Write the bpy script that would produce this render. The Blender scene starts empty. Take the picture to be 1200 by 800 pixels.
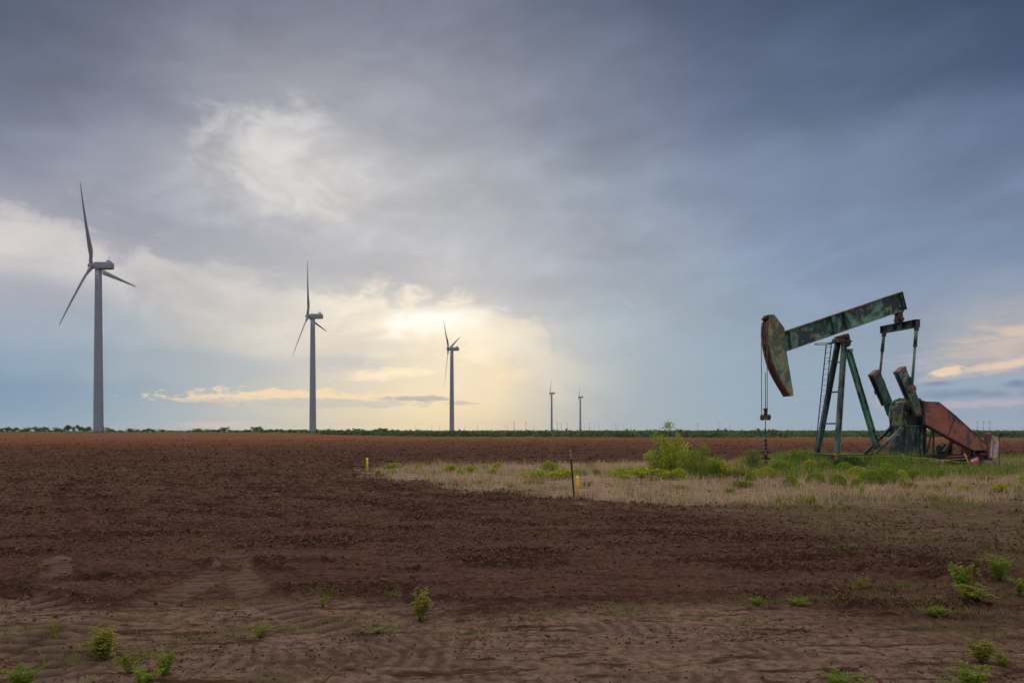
import bpy, math, random
import numpy as np
from mathutils import Vector, Matrix, Euler

sc = bpy.context.scene
COL = sc.collection
rad = math.radians
H = 1.8            # eye height above the field
F = 900.0          # focal length in photograph pixels (1200 wide)
HY = 505.0         # horizon row of the photograph
PI = math.pi

# ------------------------------------------------------------------ camera
cam_data = bpy.data.cameras.new('camera')
cam = bpy.data.objects.new('camera', cam_data)
COL.objects.link(cam)
cam.location = (0, 0, H)
cam.rotation_euler = (PI/2, 0, 0)
cam_data.lens = 27.0
cam_data.sensor_width = 36.0
cam_data.shift_y = 0.0875
cam_data.clip_start = 0.1
cam_data.clip_end = 60000
sc.camera = cam
sc.view_settings.view_transform = 'Standard'
sc.view_settings.look = 'None'
sc.view_settings.exposure = 0.0
sc.view_settings.gamma = 1.0
sc.view_settings.use_curve_mapping = False
sc.cycles.max_bounces = 6
sc.cycles.volume_bounces = 1
sc.cycles.use_denoising = True

# ------------------------------------------------------------------ light
SUN_AZ, SUN_EL = rad(-5), rad(13)          # azimuth from +Y towards +X
sun_d = bpy.data.lights.new('sun', 'SUN')
sun_d.energy = 1.0
sun_d.angle = rad(22)
sun_d.color = (1.0, 0.86, 0.68)
sun = bpy.data.objects.new('sun', sun_d)
COL.objects.link(sun)
sd = Vector((math.sin(SUN_AZ)*math.cos(SUN_EL), math.cos(SUN_AZ)*math.cos(SUN_EL), math.sin(SUN_EL)))
sun.rotation_euler = sd.to_track_quat('Z', 'Y').to_euler()

def lin(c):
    out = []
    for v in c:
        v = v/255.0
        out.append(v/12.92 if v <= 0.04045 else ((v+0.055)/1.055)**2.4)
    return tuple(out)

# ---- sky: a cloud deck described by direction (azimuth, slope), over a Nishita sky
SKYX = [0, 100, 200, 300, 380, 450, 530, 600, 680, 750, 900, 1050, 1200]
SKY = {
 -60: [(78,88,110),(84,92,113),(96,101,120),(108,112,129),(112,117,134),(110,115,132),(102,108,126),(94,102,121),(84,94,117),(78,90,114),(68,82,108),(62,76,103),(54,69,97)],
 0:   [(80,90,114),(92,99,121),(108,113,132),(122,126,144),(126,131,149),(122,127,145),(114,120,138),(104,111,131),(94,104,126),(87,99,123),(76,90,117),(70,85,113),(60,76,106)],
 100: [(98,105,127),(120,124,144),(140,143,158),(154,156,168),(153,155,167),(146,149,163),(136,141,156),(128,133,150),(112,121,142),(104,114,138),(90,104,132),(82,98,128),(76,92,123)],
 200: [(134,139,157),(144,148,164),(164,166,177),(202,199,199),(212,207,205),(190,190,194),(168,172,181),(157,163,174),(142,152,168),(134,146,166),(120,135,161),(114,130,159),(110,125,155)],
 260: [(204,198,199),(180,178,184),(164,167,180),(190,190,195),(204,202,203),(190,192,197),(172,177,186),(164,170,181),(154,162,177),(145,156,175),(127,143,170),(118,136,166),(116,132,161)],
 300: [(208,202,200),(204,200,200),(190,187,190),(170,174,184),(176,179,188),(178,181,190),(174,178,188),(168,173,184),(161,168,181),(150,162,178),(132,149,175),(124,143,173),(124,141,168)],
 350: [(166,168,180),(180,180,187),(198,194,195),(202,198,196),(202,198,195),(210,203,197),(208,201,190),(180,182,187),(164,174,185),(154,168,182),(137,156,181),(134,152,177),(146,155,174)],
 385: [(150,168,188),(158,173,189),(186,188,191),(220,213,203),(232,222,207),(232,220,202),(246,232,206),(212,205,195),(170,180,187),(158,172,184),(142,161,183),(138,156,179),(180,174,174)],
 420: [(136,161,183),(142,165,183),(164,175,185),(188,190,191),(200,198,193),(216,208,192),(246,230,200),(232,213,188),(174,182,185),(158,173,183),(145,166,184),(144,162,181),(176,172,175)],
 455: [(124,153,178),(133,159,179),(155,170,182),(188,190,184),(206,200,184),(216,206,186),(244,226,192),(224,208,182),(170,180,184),(157,173,183),(146,167,184),(147,165,182),(152,165,182)],
 490: [(128,160,181),(139,165,180),(168,179,182),(196,194,182),(212,203,180),(224,209,173),(242,221,172),(220,203,172),(172,180,180),(155,173,181),(146,168,183),(150,166,181),(152,164,180)],
 506: [(144,170,183),(154,174,184),(180,185,184),(202,198,182),(216,206,178),(232,215,172),(244,222,168),(222,204,170),(176,184,180),(158,175,180),(148,169,182),(151,167,182),(154,165,180)],
}
SKYROWS = sorted(SKY)
def sky_at(x, y):
    y = max(SKYROWS[0], min(506, y)); x = max(0, min(1200, x))
    for i in range(len(SKYROWS)-1):
        if SKYROWS[i] <= y <= SKYROWS[i+1]: break
    ty = (y-SKYROWS[i])/(SKYROWS[i+1]-SKYROWS[i])
    for j in range(len(SKYX)-1):
        if SKYX[j] <= x <= SKYX[j+1]: break
    tx = (x-SKYX[j])/(SKYX[j+1]-SKYX[j])
    a = np.array(SKY[SKYROWS[i]][j])*(1-tx)+np.array(SKY[SKYROWS[i]][j+1])*tx
    b = np.array(SKY[SKYROWS[i+1]][j])*(1-tx)+np.array(SKY[SKYROWS[i+1]][j+1])*tx
    c = a*(1-ty)+b*ty
    k = max(0.0, (y-400)/106.0)*max(0.0, min(1.0, abs(x-480)/260.0))
    c = c-np.array([12, 6, -2])*k
    return lin(c)

world = bpy.data.worlds.new('World')
sc.world = world
world.use_nodes = True
wt = world.node_tree
wt.nodes.clear()
class G:
    """tiny node-graph helper"""
    def __init__(s, t): s.t = t; s.n = t.nodes; s.l = t.links
    def put(s, sock, v):
        if isinstance(v, bpy.types.NodeSocket): s.l.new(v, sock)
        elif v is not None:
            try: sock.default_value = v
            except Exception: sock.default_value = tuple(v)+(1,)
    def m(s, op, a, b=None, c=None, clamp=False):
        n = s.n.new('ShaderNodeMath'); n.operation = op; n.use_clamp = clamp
        s.put(n.inputs[0], a); s.put(n.inputs[1], b)
        if c is not None: s.put(n.inputs[2], c)
        return n.outputs[0]
    def mr(s, v, a, b, c=0.0, d=1.0, smooth=True):
        n = s.n.new('ShaderNodeMapRange'); n.interpolation_type = 'SMOOTHSTEP' if smooth else 'LINEAR'
        for i, x in enumerate((v, a, b, c, d)): s.put(n.inputs[i], x)
        return n.outputs[0]
    def mix(s, f, a, b, mode='MIX'):
        n = s.n.new('ShaderNodeMix'); n.data_type = 'RGBA'; n.blend_type = mode
        s.put(n.inputs[0], f)
        for k, v in ((6, a), (7, b)):
            if isinstance(v, (tuple, list)) and len(v) == 3: v = tuple(v)+(1,)
            s.put(n.inputs[k], v)
        return n.outputs[2]
    def noise(s, vec, scale, detail=5, rough=0.5, dist=0.0, col=False):
        n = s.n.new('ShaderNodeTexNoise')
        if vec is not None: s.l.new(vec, n.inputs['Vector'])
        n.inputs['Scale'].default_value = scale; n.inputs['Detail'].default_value = detail
        n.inputs['Roughness'].default_value = rough; n.inputs['Distortion'].default_value = dist
        return n.outputs['Color' if col else 0]
    def xyz(s, a, b, c=0.0):
        n = s.n.new('ShaderNodeCombineXYZ')
        for i, v in enumerate((a, b, c)): s.put(n.inputs[i], v)
        return n.outputs[0]
    def sep(s, v):
        n = s.n.new('ShaderNodeSeparateXYZ'); s.l.new(v, n.inputs[0]); return n.outputs
    def vm(s, op, a, b=None):
        n = s.n.new('ShaderNodeVectorMath'); n.operation = op
        s.put(n.inputs[0], a)
        if b is not None: s.put(n.inputs[1], b)
        return n.outputs[0]

g = G(wt)
tc = g.n.new('ShaderNodeTexCoord')
dx, dy, dz = g.sep(tc.outputs['Generated'])
az = g.m('ARCTAN2', dx, dy)
hyp = g.m('SQRT', g.m('ADD', g.m('MULTIPLY', dx, dx), g.m('MULTIPLY', dy, dy)))
slope = g.m('DIVIDE', dz, g.m('MAXIMUM', hyp, 0.05))
vv = g.m('MAXIMUM', slope, -0.01)
# domain warping gives the deck its ragged, natural edges
warp_amt = g.mr(vv, 0.0, 0.14, 0.10, 1.0)
c0 = g.xyz(az, g.m('MULTIPLY', vv, 1.5))
w1 = g.noise(c0, 5.0, 6, 0.5, col=True)
w1x, w1y, _ = g.sep(w1)
az_w = g.m('ADD', az, g.m('MULTIPLY', g.m('MULTIPLY', g.m('SUBTRACT', w1x, 0.5), 0.16), warp_amt))
vv_w = g.m('ADD', vv, g.m('MULTIPLY', g.m('MULTIPLY', g.m('SUBTRACT', w1y, 0.5), 0.085), warp_amt))
AZM = rad(36)
fac = g.mr(az_w, -AZM, AZM, smooth=False)
vlev = [-0.002, 0.016, 0.05, 0.085, 0.12, 0.155, 0.2, 0.25, 0.32, 0.42, 0.55, 0.66]
cur = None
for i, v in enumerate(vlev):
    r = g.n.new('ShaderNodeValToRGB')
    r.color_ramp.interpolation = 'B_SPLINE'
    els = r.color_ramp.elements
    NS = 20
    for k in range(1, NS-1): els.new(k/(NS-1))
    srt = sorted(els, key=lambda e: e.position)
    for e in srt:
        a = -AZM+2*AZM*e.position
        e.color = tuple(sky_at(600+F*math.tan(a), HY-F*v/math.cos(a)))+(1,)
    g.l.new(fac, r.inputs[0])
    if cur is None: cur = r.outputs[0]
    else: cur = g.mix(g.mr(vv_w, vlev[i-1], v), cur, r.outputs[0])

def dirc(px, py):
    a = math.atan((px-600)/F)
    return a, (HY-py)/F*math.cos(a)
# cloud texture
n_a = g.noise(g.xyz(g.m('ADD', az, g.m('MULTIPLY', w1x, .12)), g.m('MULTIPLY', vv, 2.0), 3.1), 7.0, 9, 0.56, 0.4)
n_b = g.noise(g.xyz(g.m('ADD', g.m('MULTIPLY', az, 0.75), g.m('MULTIPLY', vv, 1.1)), g.m('SUBTRACT', g.m('MULTIPLY', vv, 3.0), g.m('MULTIPLY', az, 1.3)), 7.7), 5.0, 9, 0.55, 0.5)
n_f = g.noise(g.xyz(az, g.m('MULTIPLY', vv, 4.0), 1.3), 26.0, 8, 0.6, 0.6)
n_c = g.noise(g.xyz(az, g.m('MULTIPLY', vv, 2.4), 4.4), 48.0, 8, 0.60, 0.15)
n_p = g.noise(g.xyz(az_w, g.m('MULTIPLY', vv_w, 1.5), 9.1), 13.0, 10, 0.60, 0.5)
def blob(cur, px, py, rx, ry, col, s, rot=0.0, edge=1.0, n=None, inner=0.15, outer=1.15):
    a, v = dirc(px, py)
    rx = rx/F; ry = ry/F
    n = n_a if n is None else n
    u = g.m('SUBTRACT', az_w if ry > 0.02 else az, a); w = g.m('SUBTRACT', vv_w if ry > 0.02 else vv, v)
    cr, sr = math.cos(rad(rot)), math.sin(rad(rot))
    U = g.m('DIVIDE', g.m('ADD', g.m('MULTIPLY', u, cr), g.m('MULTIPLY', w, sr)), rx)
    W = g.m('DIVIDE', g.m('SUBTRACT', g.m('MULTIPLY', w, cr), g.m('MULTIPLY', u, sr)), ry)
    d = g.m('SQRT', g.m('ADD', g.m('MULTIPLY', U, U), g.m('MULTIPLY', W, W)))
    d = g.m('ADD', d, g.m('MULTIPLY', g.m('SUBTRACT', n, 0.5), -edge*2.4))
    k = g.m('MULTIPLY', g.mr(d, outer, inner), s)
    return g.mix(k, cur, lin(col))
amp = g.mr(vv, 0.02, 0.22, 0.12, 1.0)
mod = g.m('MULTIPLY', g.m('ADD', g.m('MULTIPLY', g.m('SUBTRACT', n_a, 0.5), 0.46), g.m('MULTIPLY', g.m('SUBTRACT', n_b, 0.5), 0.40)), amp)
fine = g.m('ADD', g.m('MULTIPLY', g.m('SUBTRACT', n_f, 0.5), 0.05), g.m('MULTIPLY', g.m('MULTIPLY', g.m('SUBTRACT', n_p, 0.5), g.mr(az, 0.35, -0.1, 0.05, 0.34)), g.mr(vv, 0.03, 0.15, 0.2, 1.0)))
mod = g.m('ADD', g.m('ADD', 1.0, mod), fine)
cur = g.mix(1.0, cur, g.xyz(mod, mod, mod), 'MULTIPLY')
# the ragged lower edge of the dark deck, with sunlit cloud below it
def curve(pts, lo, hi):
    r = g.n.new('ShaderNodeValToRGB'); r.color_ramp.interpolation = 'B_SPLINE'; e_ = r.color_ramp.elements
    P_ = [((math.atan((x-600)/F)+AZM)/(2*AZM), (y-lo)/(hi-lo)) for x, y in pts]
    for p_, _ in P_[1:-1]: e_.new(p_)
    e_[0].position = P_[0][0]; e_[len(P_)-1].position = P_[-1][0]
    for k_, (p_, q_) in enumerate(P_): e_[k_].color = (q_, q_, q_, 1)
    g.l.new(fac0, r.inputs[0])
    return g.m('ADD', g.m('MULTIPLY', r.outputs[0], hi-lo), lo)
fac0 = g.mr(az, -AZM, AZM, smooth=False)
def vy(x, y): return (x, (HY-y)/F*math.cos(math.atan((x-600)/F)))
edge = curve([vy(-40,225), vy(20,242), vy(80,268), vy(130,296), vy(190,298), vy(250,316), vy(320,326), vy(400,340), vy(480,356), vy(560,366), vy(620,384), vy(690,430)], 0.0, 0.5)
env = curve([(-40,.6), (60,.6), (130,.45), (200,.55), (280,.5), (350,.8), (430,1), (520,1), (570,.7), (640,.25), (740,.0), (760,0)], 0.0, 1.0)
rel = g.m('SUBTRACT', vv, edge)
rel = g.m('ADD', rel, g.m('ADD', g.m('MULTIPLY', g.m('SUBTRACT', n_p, 0.5), 0.15), g.m('MULTIPLY', g.m('SUBTRACT', n_c, 0.5), 0.022)))
above = g.m('MULTIPLY', g.mr(rel, -0.016, 0.022), g.mr(rel, 0.10, 0.03))
below = g.m('MULTIPLY', g.mr(rel, 0.024, -0.018), g.mr(rel, -0.085, -0.020))
below = g.m('MULTIPLY', below, g.mr(n_a, .38, .56, .35, 1.0))
dk = g.mix(g.mr(az, rad(-30), rad(-12)), lin((138,141,160)), lin((172,175,185)))
lt = g.mix(g.mr(az, rad(-24), rad(-8)), lin((220,214,211)), lin((255,244,220)))
cur = g.mix(g.m('MULTIPLY', g.m('MULTIPLY', above, g.mr(env, 0, .5)), .55), cur, dk)
cur = g.mix(g.m('MULTIPLY', g.m('MULTIPLY', below, env), .78), cur, lt)
# the larger lit patches
cur = blob(cur, 505, 382, 75, 20, (255,253,244), .95, 4, 1.1, n=n_p, inner=.1)
cur = blob(cur, 590, 400, 40, 22, (240,226,205), .4, 0, 1.0, n=n_p, inner=.0)
cur = blob(cur, 325, 185, 105, 70, (232,228,223), .55, 0, 1.2, n=n_p, inner=.0)
cur = blob(cur, 240, 330, 60, 14, (222,217,213), .4, -10, 1.2, n=n_p, inner=.0)
cur = blob(cur, 30, 350, 70, 26, (158,163,178), .5, 0, 1.0, n=n_p, inner=.1)
cur = blob(cur, 575, 445, 45, 50, (250,222,178), .4, 0, .9, n=n_p, inner=-.1)
cur = blob(cur, 440, 405, 60, 10, (196,192,188), .5, 0, 1.0, n=n_p, inner=.1)
cur = blob(cur, 555, 415, 22, 16, (252,238,205), .6, 0, 1.0, n=n_c, inner=.1)
cur = blob(cur, 405, 424, 90, 12, (186,187,190), .65, 3, .7, n=n_f)
cur = blob(cur, 230, 430, 120, 22, (160,172,184), .5, 0, .8, n=n_p)
cur = blob(cur, 455, 438, 64, 7, (254,236,198), .85, 4, .9, n=n_c, inner=.2)
cur = blob(cur, 352, 466, 160, 11, (244,216,176), .85, 0, 1.0, n=n_c, outer=1.0, inner=.55)
cur = blob(cur, 372, 472, 160, 7, (176,182,184), .75, 0, .9, n=n_c, outer=1.0, inner=.4)
cur = blob(cur, 488, 467, 56, 4.0, (158,160,168), .85, 0, .8, n=n_c, outer=1., inner=.4)
cur = blob(cur, 540, 472, 26, 3.0, (176,172,170), .7, 0, .8, n=n_c, outer=1., inner=.4)
cur = blob(cur, 260, 497, 55, 5, (220,196,190), .7, 0, .5, n=n_f)
cur = blob(cur, 1185, 396, 120, 22, (216,192,178), .8, 10, .8, n=n_f, inner=-.2)
cur = blob(cur, 1195, 388, 60, 7, (226,202,182), .5, 8, .8, n=n_f, inner=0)
cur = blob(cur, 1190, 425, 92, 6.5, (244,212,178), .75, 9, .6, n=n_c, inner=0.1)
cur = blob(cur, 1112, 435, 19, 6, (246,214,180), .8, 10, .8, n=n_c, outer=1., inner=0.5)
cur = blob(cur, 1165, 446, 66, 9, (146,168,190), .7, 4, .6, n=n_f)
cur = blob(cur, 1100, 449, 20, 3.5, (116,134,164), .8, 0, .9, n=n_c)
cur = blob(cur, 1125, 461, 60, 6, (120,138,168), .8, 0, .9, n=n_c)
cur = blob(cur, 1192, 450, 18, 5, (110,130,162), .8, 0, .9, n=n_c)
cur = blob(cur, 1130, 474, 95, 5, (188,174,188), .7, 2, 1.0, n=n_c)
cur = blob(cur, 1120, 442, 60, 3, (200,180,180), .5, 6, 1.0, n=n_c)
cur = blob(cur, 1035, 472, 14, 7, (192,176,190), .5, 0, .9, n=n_c)
cur = blob(cur, 735, 355, 22, 3, (172,180,192), .5, -40, .6, n=n_c)
# the unseen deck behind the camera, its pale tone chosen to light facing sides
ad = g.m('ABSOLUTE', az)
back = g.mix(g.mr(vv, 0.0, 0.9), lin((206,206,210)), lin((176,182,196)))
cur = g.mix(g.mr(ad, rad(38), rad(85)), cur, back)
# overhead, out of view, the deck is brightened to light the ground
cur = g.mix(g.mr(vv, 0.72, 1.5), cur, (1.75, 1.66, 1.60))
nish = g.n.new('ShaderNodeTexSky')
nish.sky_type = 'NISHITA'; nish.sun_disc = False
nish.sun_elevation = SUN_EL; nish.sun_rotation = SUN_AZ
nish.air_density = 1.0; nish.dust_density = 1.0
STR = 0.08
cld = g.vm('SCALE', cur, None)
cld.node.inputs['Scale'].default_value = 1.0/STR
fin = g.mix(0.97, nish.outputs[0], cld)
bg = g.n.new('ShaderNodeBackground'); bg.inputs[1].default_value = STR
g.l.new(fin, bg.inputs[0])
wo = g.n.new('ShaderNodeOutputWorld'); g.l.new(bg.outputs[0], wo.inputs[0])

# ------------------------------------------------------------------ helpers
def tag(o, label=None, cat=None, group=None, kind=None):
    if label: o['label'] = label
    if cat: o['category'] = cat
    if group: o['group'] = group
    if kind: o['kind'] = kind
    return o
def empty(name, loc=(0,0,0), rz=0.0):
    o = bpy.data.objects.new(name, None); COL.objects.link(o)
    o.location = loc; o.rotation_euler = (0,0,rz); o.empty_display_size = .2
    return o
def link(name, me, mats, parent=None, loc=None):
    o = bpy.data.objects.new(name, me); COL.objects.link(o)
    for m in (mats if isinstance(mats, (list, tuple)) else [mats]): me.materials.append(m)
    if parent is not None: o.parent = parent
    if loc is not None: o.location = loc
    return o
def copy_tree(o, parent=None):
    c = o.copy(); COL.objects.link(c)
    if parent is not None: c.parent = parent
    for ch in list(o.children): copy_tree(ch, c)
    return c
def P(px, py, Y):
    return Vector(((px-600)/F*Y, Y, H-(py-HY)/F*Y))
def gp(px, py):
    Y = H*F/(py-HY)
    return ((px-600)/F*Y, Y)

class MB:
    def __init__(s): s.v = []; s.f = []; s.sm = []
    def add(s, vs, fs, smooth=False):
        b = len(s.v); s.v += [tuple(p) for p in vs]
        s.f += [tuple(i+b for i in f) for f in fs]; s.sm += [smooth]*len(fs)
        return s
    def box(s, x0, x1, y0, y1, z0, z1):
        return s.add([(x0,y0,z0),(x1,y0,z0),(x1,y1,z0),(x0,y1,z0),(x0,y0,z1),(x1,y0,z1),(x1,y1,z1),(x0,y1,z1)],
              [(0,3,2,1),(4,5,6,7),(0,1,5,4),(1,2,6,5),(2,3,7,6),(3,0,4,7)])
    def prism(s, poly, y0, y1):
        """poly: list of (x,z); extruded over y0..y1"""
        n = len(poly)
        vs = [(x,y0,z) for x,z in poly]+[(x,y1,z) for x,z in poly]
        fs = [tuple(range(n)), tuple(range(2*n-1, n-1, -1))]
        fs += [(i, i+n, (i+1)%n+n, (i+1)%n) for i in range(n)]
        return s.add(vs, fs)
    def tube(s, a, b, r, r2=None, n=10, cap=True):
        a = Vector(a); b = Vector(b); r2 = r if r2 is None else r2
        d = (b-a).normalized()
        x = d.orthogonal().normalized(); y = d.cross(x)
        vs = []
        for p, q in ((a, r), (b, r2)):
            for k in range(n):
                t = 2*PI*k/n; vs.append(p+x*math.cos(t)*q+y*math.sin(t)*q)
        s.add(vs, [(k, (k+1)%n, (k+1)%n+n, k+n) for k in range(n)], True)
        if cap:
            b0 = len(s.v)-2*n
            s.f += [tuple(b0+i for i in range(n-1,-1,-1)), tuple(b0+i for i in range(n, 2*n))]; s.sm += [False, False]
        return s
    def path(s, pts, r, n=7):
        for i in range(len(pts)-1): s.tube(pts[i], pts[i+1], r, n=n)
        return s
    def bar(s, a, b, side, w, h):
        """rectangular bar from a to b; side: direction of width w"""
        a = Vector(a); b = Vector(b); d = (b-a).normalized()
        x = Vector(side); x = (x-d*x.dot(d)).normalized(); y = d.cross(x)
        vs = []
        for p in (a, b):
            for i, j in ((-1,-1),(1,-1),(1,1),(-1,1)): vs.append(p+x*i*w/2+y*j*h/2)
        return s.add(vs, [(0,3,2,1),(4,5,6,7),(0,1,5,4),(1,2,6,5),(2,3,7,6),(3,0,4,7)])
    def hbeam(s, a, b, side, w, h, t=0.025):
        """H section, flanges of width w (along side) set h apart"""
        a = Vector(a); b = Vector(b); d = (b-a).normalized()
        x = Vector(side); x = (x-d*x.dot(d)).normalized(); y = d.cross(x)
        s.bar(a+y*(h/2), b+y*(h/2), x, w, t)
        s.bar(a-y*(h/2), b-y*(h/2), x, w, t)
        s.bar(a, b, x, t, h-t-0.004)
        return s
    def islands(s):
        par = list(range(len(s.v)))
        def find(i):
            while par[i] != i: par[i] = par[par[i]]; i = par[i]
            return i
        for f in s.f:
            a = find(f[0])
            for k in f[1:]: par[find(k)] = a
        out = {}
        for f, sm in zip(s.f, s.sm): out.setdefault(find(f[0]), []).append((f, sm))
        res = []
        for fs in out.values():
            m = MB(); idx = {}
            for f, sm in fs:
                g_ = []
                for k in f:
                    if k not in idx: idx[k] = len(m.v); m.v.append(s.v[k])
                    g_.append(idx[k])
                m.f.append(tuple(g_)); m.sm.append(sm)
            res.append(m)
        return res
    def each(s, name, mat, parent=None, bevel=0.0):
        """every separate piece becomes an object of its own"""
        return [m.build(name, mat, parent, bevel) for m in s.islands()]
    def build(s, name, mat, parent=None, bevel=0.0, loc=None):
        me = bpy.data.meshes.new(name)
        me.from_pydata(s.v, [], s.f); me.update()
        me.polygons.foreach_set('use_smooth', s.sm)
        o = link(name, me, mat, parent, loc)
        import bmesh
        bm = bmesh.new(); bm.from_mesh(me); bmesh.ops.recalc_face_normals(bm, faces=bm.faces); bm.to_mesh(me); bm.free()
        if bevel:
            m = o.modifiers.new('bevel', 'BEVEL'); m.width = bevel; m.segments = 2; m.limit_method = 'ANGLE'; m.angle_limit = rad(40)
            try: m.harden_normals = False
            except Exception: pass
        return o

def mesh_np(name, V, Fq, mat, parent=None, smooth=False, loc=None, attr=None):
    """V (n,3), Fq (m,k) uniform-size faces"""
    me = bpy.data.meshes.new(name)
    V = np.asarray(V, dtype=np.float32); Fq = np.asarray(Fq, dtype=np.int32)
    m, k = Fq.shape
    me.vertices.add(len(V)); me.vertices.foreach_set('co', V.ravel())
    me.loops.add(m*k); me.loops.foreach_set('vertex_index', Fq.ravel())
    me.polygons.add(m)
    me.polygons.foreach_set('loop_start', np.arange(0, m*k, k, dtype=np.int32))
    me.polygons.foreach_set('loop_total', np.full(m, k, dtype=np.int32))
    me.polygons.foreach_set('use_smooth', np.full(m, smooth, dtype=bool))
    me.update(calc_edges=True)
    if attr:
        for nm, arr in attr.items():
            a = me.attributes.new(nm, 'FLOAT', 'POINT'); a.data.foreach_set('value', np.asarray(arr, dtype=np.float32))
    me.validate()
    return link(name, me, mat, parent, loc)

# numpy value noise
def hsh(ix, iy, seed):
    n = (ix.astype(np.int64)*374761393+iy.astype(np.int64)*668265263+seed*974711) & 0x7fffffff
    n = ((n ^ (n >> 13))*1274126177) & 0x7fffffff
    return ((n ^ (n >> 16)) & 0xffff)/65535.0
def vnoise(x, y, seed=0):
    ix = np.floor(x); iy = np.floor(y); fx = x-ix; fy = y-iy
    fx = fx*fx*(3-2*fx); fy = fy*fy*(3-2*fy)
    a = hsh(ix,iy,seed); b = hsh(ix+1,iy,seed); c = hsh(ix,iy+1,seed); d = hsh(ix+1,iy+1,seed)
    return (a*(1-fx)+b*fx)*(1-fy)+(c*(1-fx)+d*fx)*fy
def fbm(x, y, octv=4, seed=0, gain=.5):
    s = 0; a = 1; t = 0
    for o in range(octv):
        s = s+a*vnoise(x*(2.03**o)+o*17.3, y*(2.03**o)-o*9.1, seed+o); t += a; a *= gain
    return s/t
def sstep(x, a, b):
    t = np.clip((x-a)/(b-a), 0, 1); return t*t*(3-2*t)

# ------------------------------------------------------------------ materials
def newmat(name):
    m = bpy.data.materials.new(name); m.use_nodes = True
    t = m.node_tree; gg = G(t)
    b = t.nodes['Principled BSDF']
    return m, gg, b
def objco(gg, which='Object'):
    n = gg.n.new('ShaderNodeTexCoord'); return n.outputs[which]
def bump(gg, b, h, dist=0.01, strength=1.0):
    n = gg.n.new('ShaderNodeBump'); n.inputs['Distance'].default_value = dist; n.inputs['Strength'].default_value = strength
    gg.l.new(h, n.inputs['Height']); gg.l.new(n.outputs[0], b.inputs['Normal'])
def plain(name, col, rough=.6, var=.25, scale=3.0, metal=0.0, bmp=0.0):
    m, gg, b = newmat(name)
    co = objco(gg)
    n = gg.noise(co, scale, 6, .6)
    c = gg.mix(gg.mr(n, .3, .7), tuple(x*(1-var) for x in col), tuple(min(1, x*(1+var)) for x in col))
    gg.put(b.inputs['Base Color'], c)
    b.inputs['Roughness'].default_value = rough; b.inputs['Metallic'].default_value = metal
    if bmp: bump(gg, b, gg.noise(co, scale*6, 5, .6), bmp)
    return m
def painted(name, light, dark, rust, rust_amt=.5, dark_amt=.5, scale=1.1, pale=None):
    """weathered oil-field paint: two tones of paint in ragged patches, rust that eats through"""
    m, gg, b = newmat(name)
    co = objco(gg)
    st = gg.vm('MULTIPLY', co, (1.0, 1.0, 0.7))
    n1 = gg.noise(st, scale, 8, .68, .5)
    n2 = gg.noise(st, scale*2.6, 8, .7, .3)
    n3 = gg.noise(co, scale*7, 6, .65, .2)
    c = gg.mix(gg.mr(n1, .56-.12*dark_amt+.0, .60-.12*dark_amt+.05), dark, light)
    c = gg.mix(gg.m('MULTIPLY', gg.mr(n2, .52, .60), .7), c, pale or tuple(min(1, x*1.7+.02) for x in light))
    c = gg.mix(gg.m('MULTIPLY', gg.mr(n3, .55, .62), .6), c, dark)
    n4 = gg.noise(gg.vm('MULTIPLY', co, (6.0, 6.0, .7)), 1.0, 5, .6)
    c = gg.mix(gg.m('MULTIPLY', gg.mr(n4, .56, .68), .55), c, tuple(x*.45 for x in rust))
    rr = gg.m('ADD', gg.m('MULTIPLY', n2, .45), gg.m('MULTIPLY', n3, .55))
    rm = gg.mr(rr, .62-.12*rust_amt, .66-.12*rust_amt)
    rc = gg.mix(gg.noise(co, scale*20, 3), tuple(x*.5 for x in rust), tuple(min(1, x*1.5) for x in rust))
    c = gg.mix(rm, c, rc)
    gg.put(b.inputs['Base Color'], c)
    gg.put(b.inputs['Roughness'], gg.mr(rm, 0, 1, .5, .9))
    bump(gg, b, gg.m('ADD', n3, rm), .004)
    return m
GREEN, DKGRN, RUST = (.095,.27,.195), (.010,.028,.038), (.30,.105,.04)
M = {}
M['green'] = painted('green_paint', GREEN, DKGRN, RUST, .40, .66, .75, (.26,.34,.17))
M['olive'] = painted('olive_paint', (.17,.24,.13), (.05,.075,.055), RUST, .75, .85, 1.0, (.28,.30,.14))
M['cwgreen'] = painted('counterweight_green_paint', (.10,.24,.16), (.02,.05,.06), RUST, .6, .7, 1.4, (.26,.34,.2))
M['dkgreen'] = painted('dark_green_paint', (.04,.115,.10), (.006,.016,.024), RUST, .2, .55, .6, (.09,.20,.13))
M['legs'] = painted('leg_paint', (.075,.17,.115), (.018,.035,.035), RUST, .6, .8, 1.0, (.15,.22,.13))
M['yolive'] = painted('yellow_olive_paint', (.20,.23,.10), (.03,.05,.035), RUST, .45, .9, .9, (.34,.35,.16))
M['guard'] = painted('rust_red_paint', (.26,.080,.042), (.085,.042,.040), (.36,.13,.05), .5, 1.0, 1.1, (.22,.10,.085))
M['rust'] = painted('bare_rust', (.28,.10,.045), (.07,.028,.018), (.36,.14,.055), .5, .1, 2.0, (.30,.13,.06))
M['rustend'] = painted('pale_rust', (.36,.16,.09), (.12,.05,.035), (.40,.19,.10), .5, .1, 4.0, (.42,.22,.13))
M['wellrust'] = painted('wellhead_rust', (.11,.025,.016), (.03,.01,.009), (.17,.05,.025), .5, .3, 5.0, (.14,.04,.025))
M['black'] = plain('grimy_black_steel', (.012,.012,.013), .6, .4, 4, bmp=.003)
M['steel'] = plain('dull_steel_wire', (.06,.055,.055), .5, .3, 4, .6)
M['ladder'] = plain('ladder_steel', (.075,.08,.08), .6, .35, 3)
M['concrete'] = plain('weathered_concrete', (.17,.15,.12), .9, .3, 2.5, bmp=.01)
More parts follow.
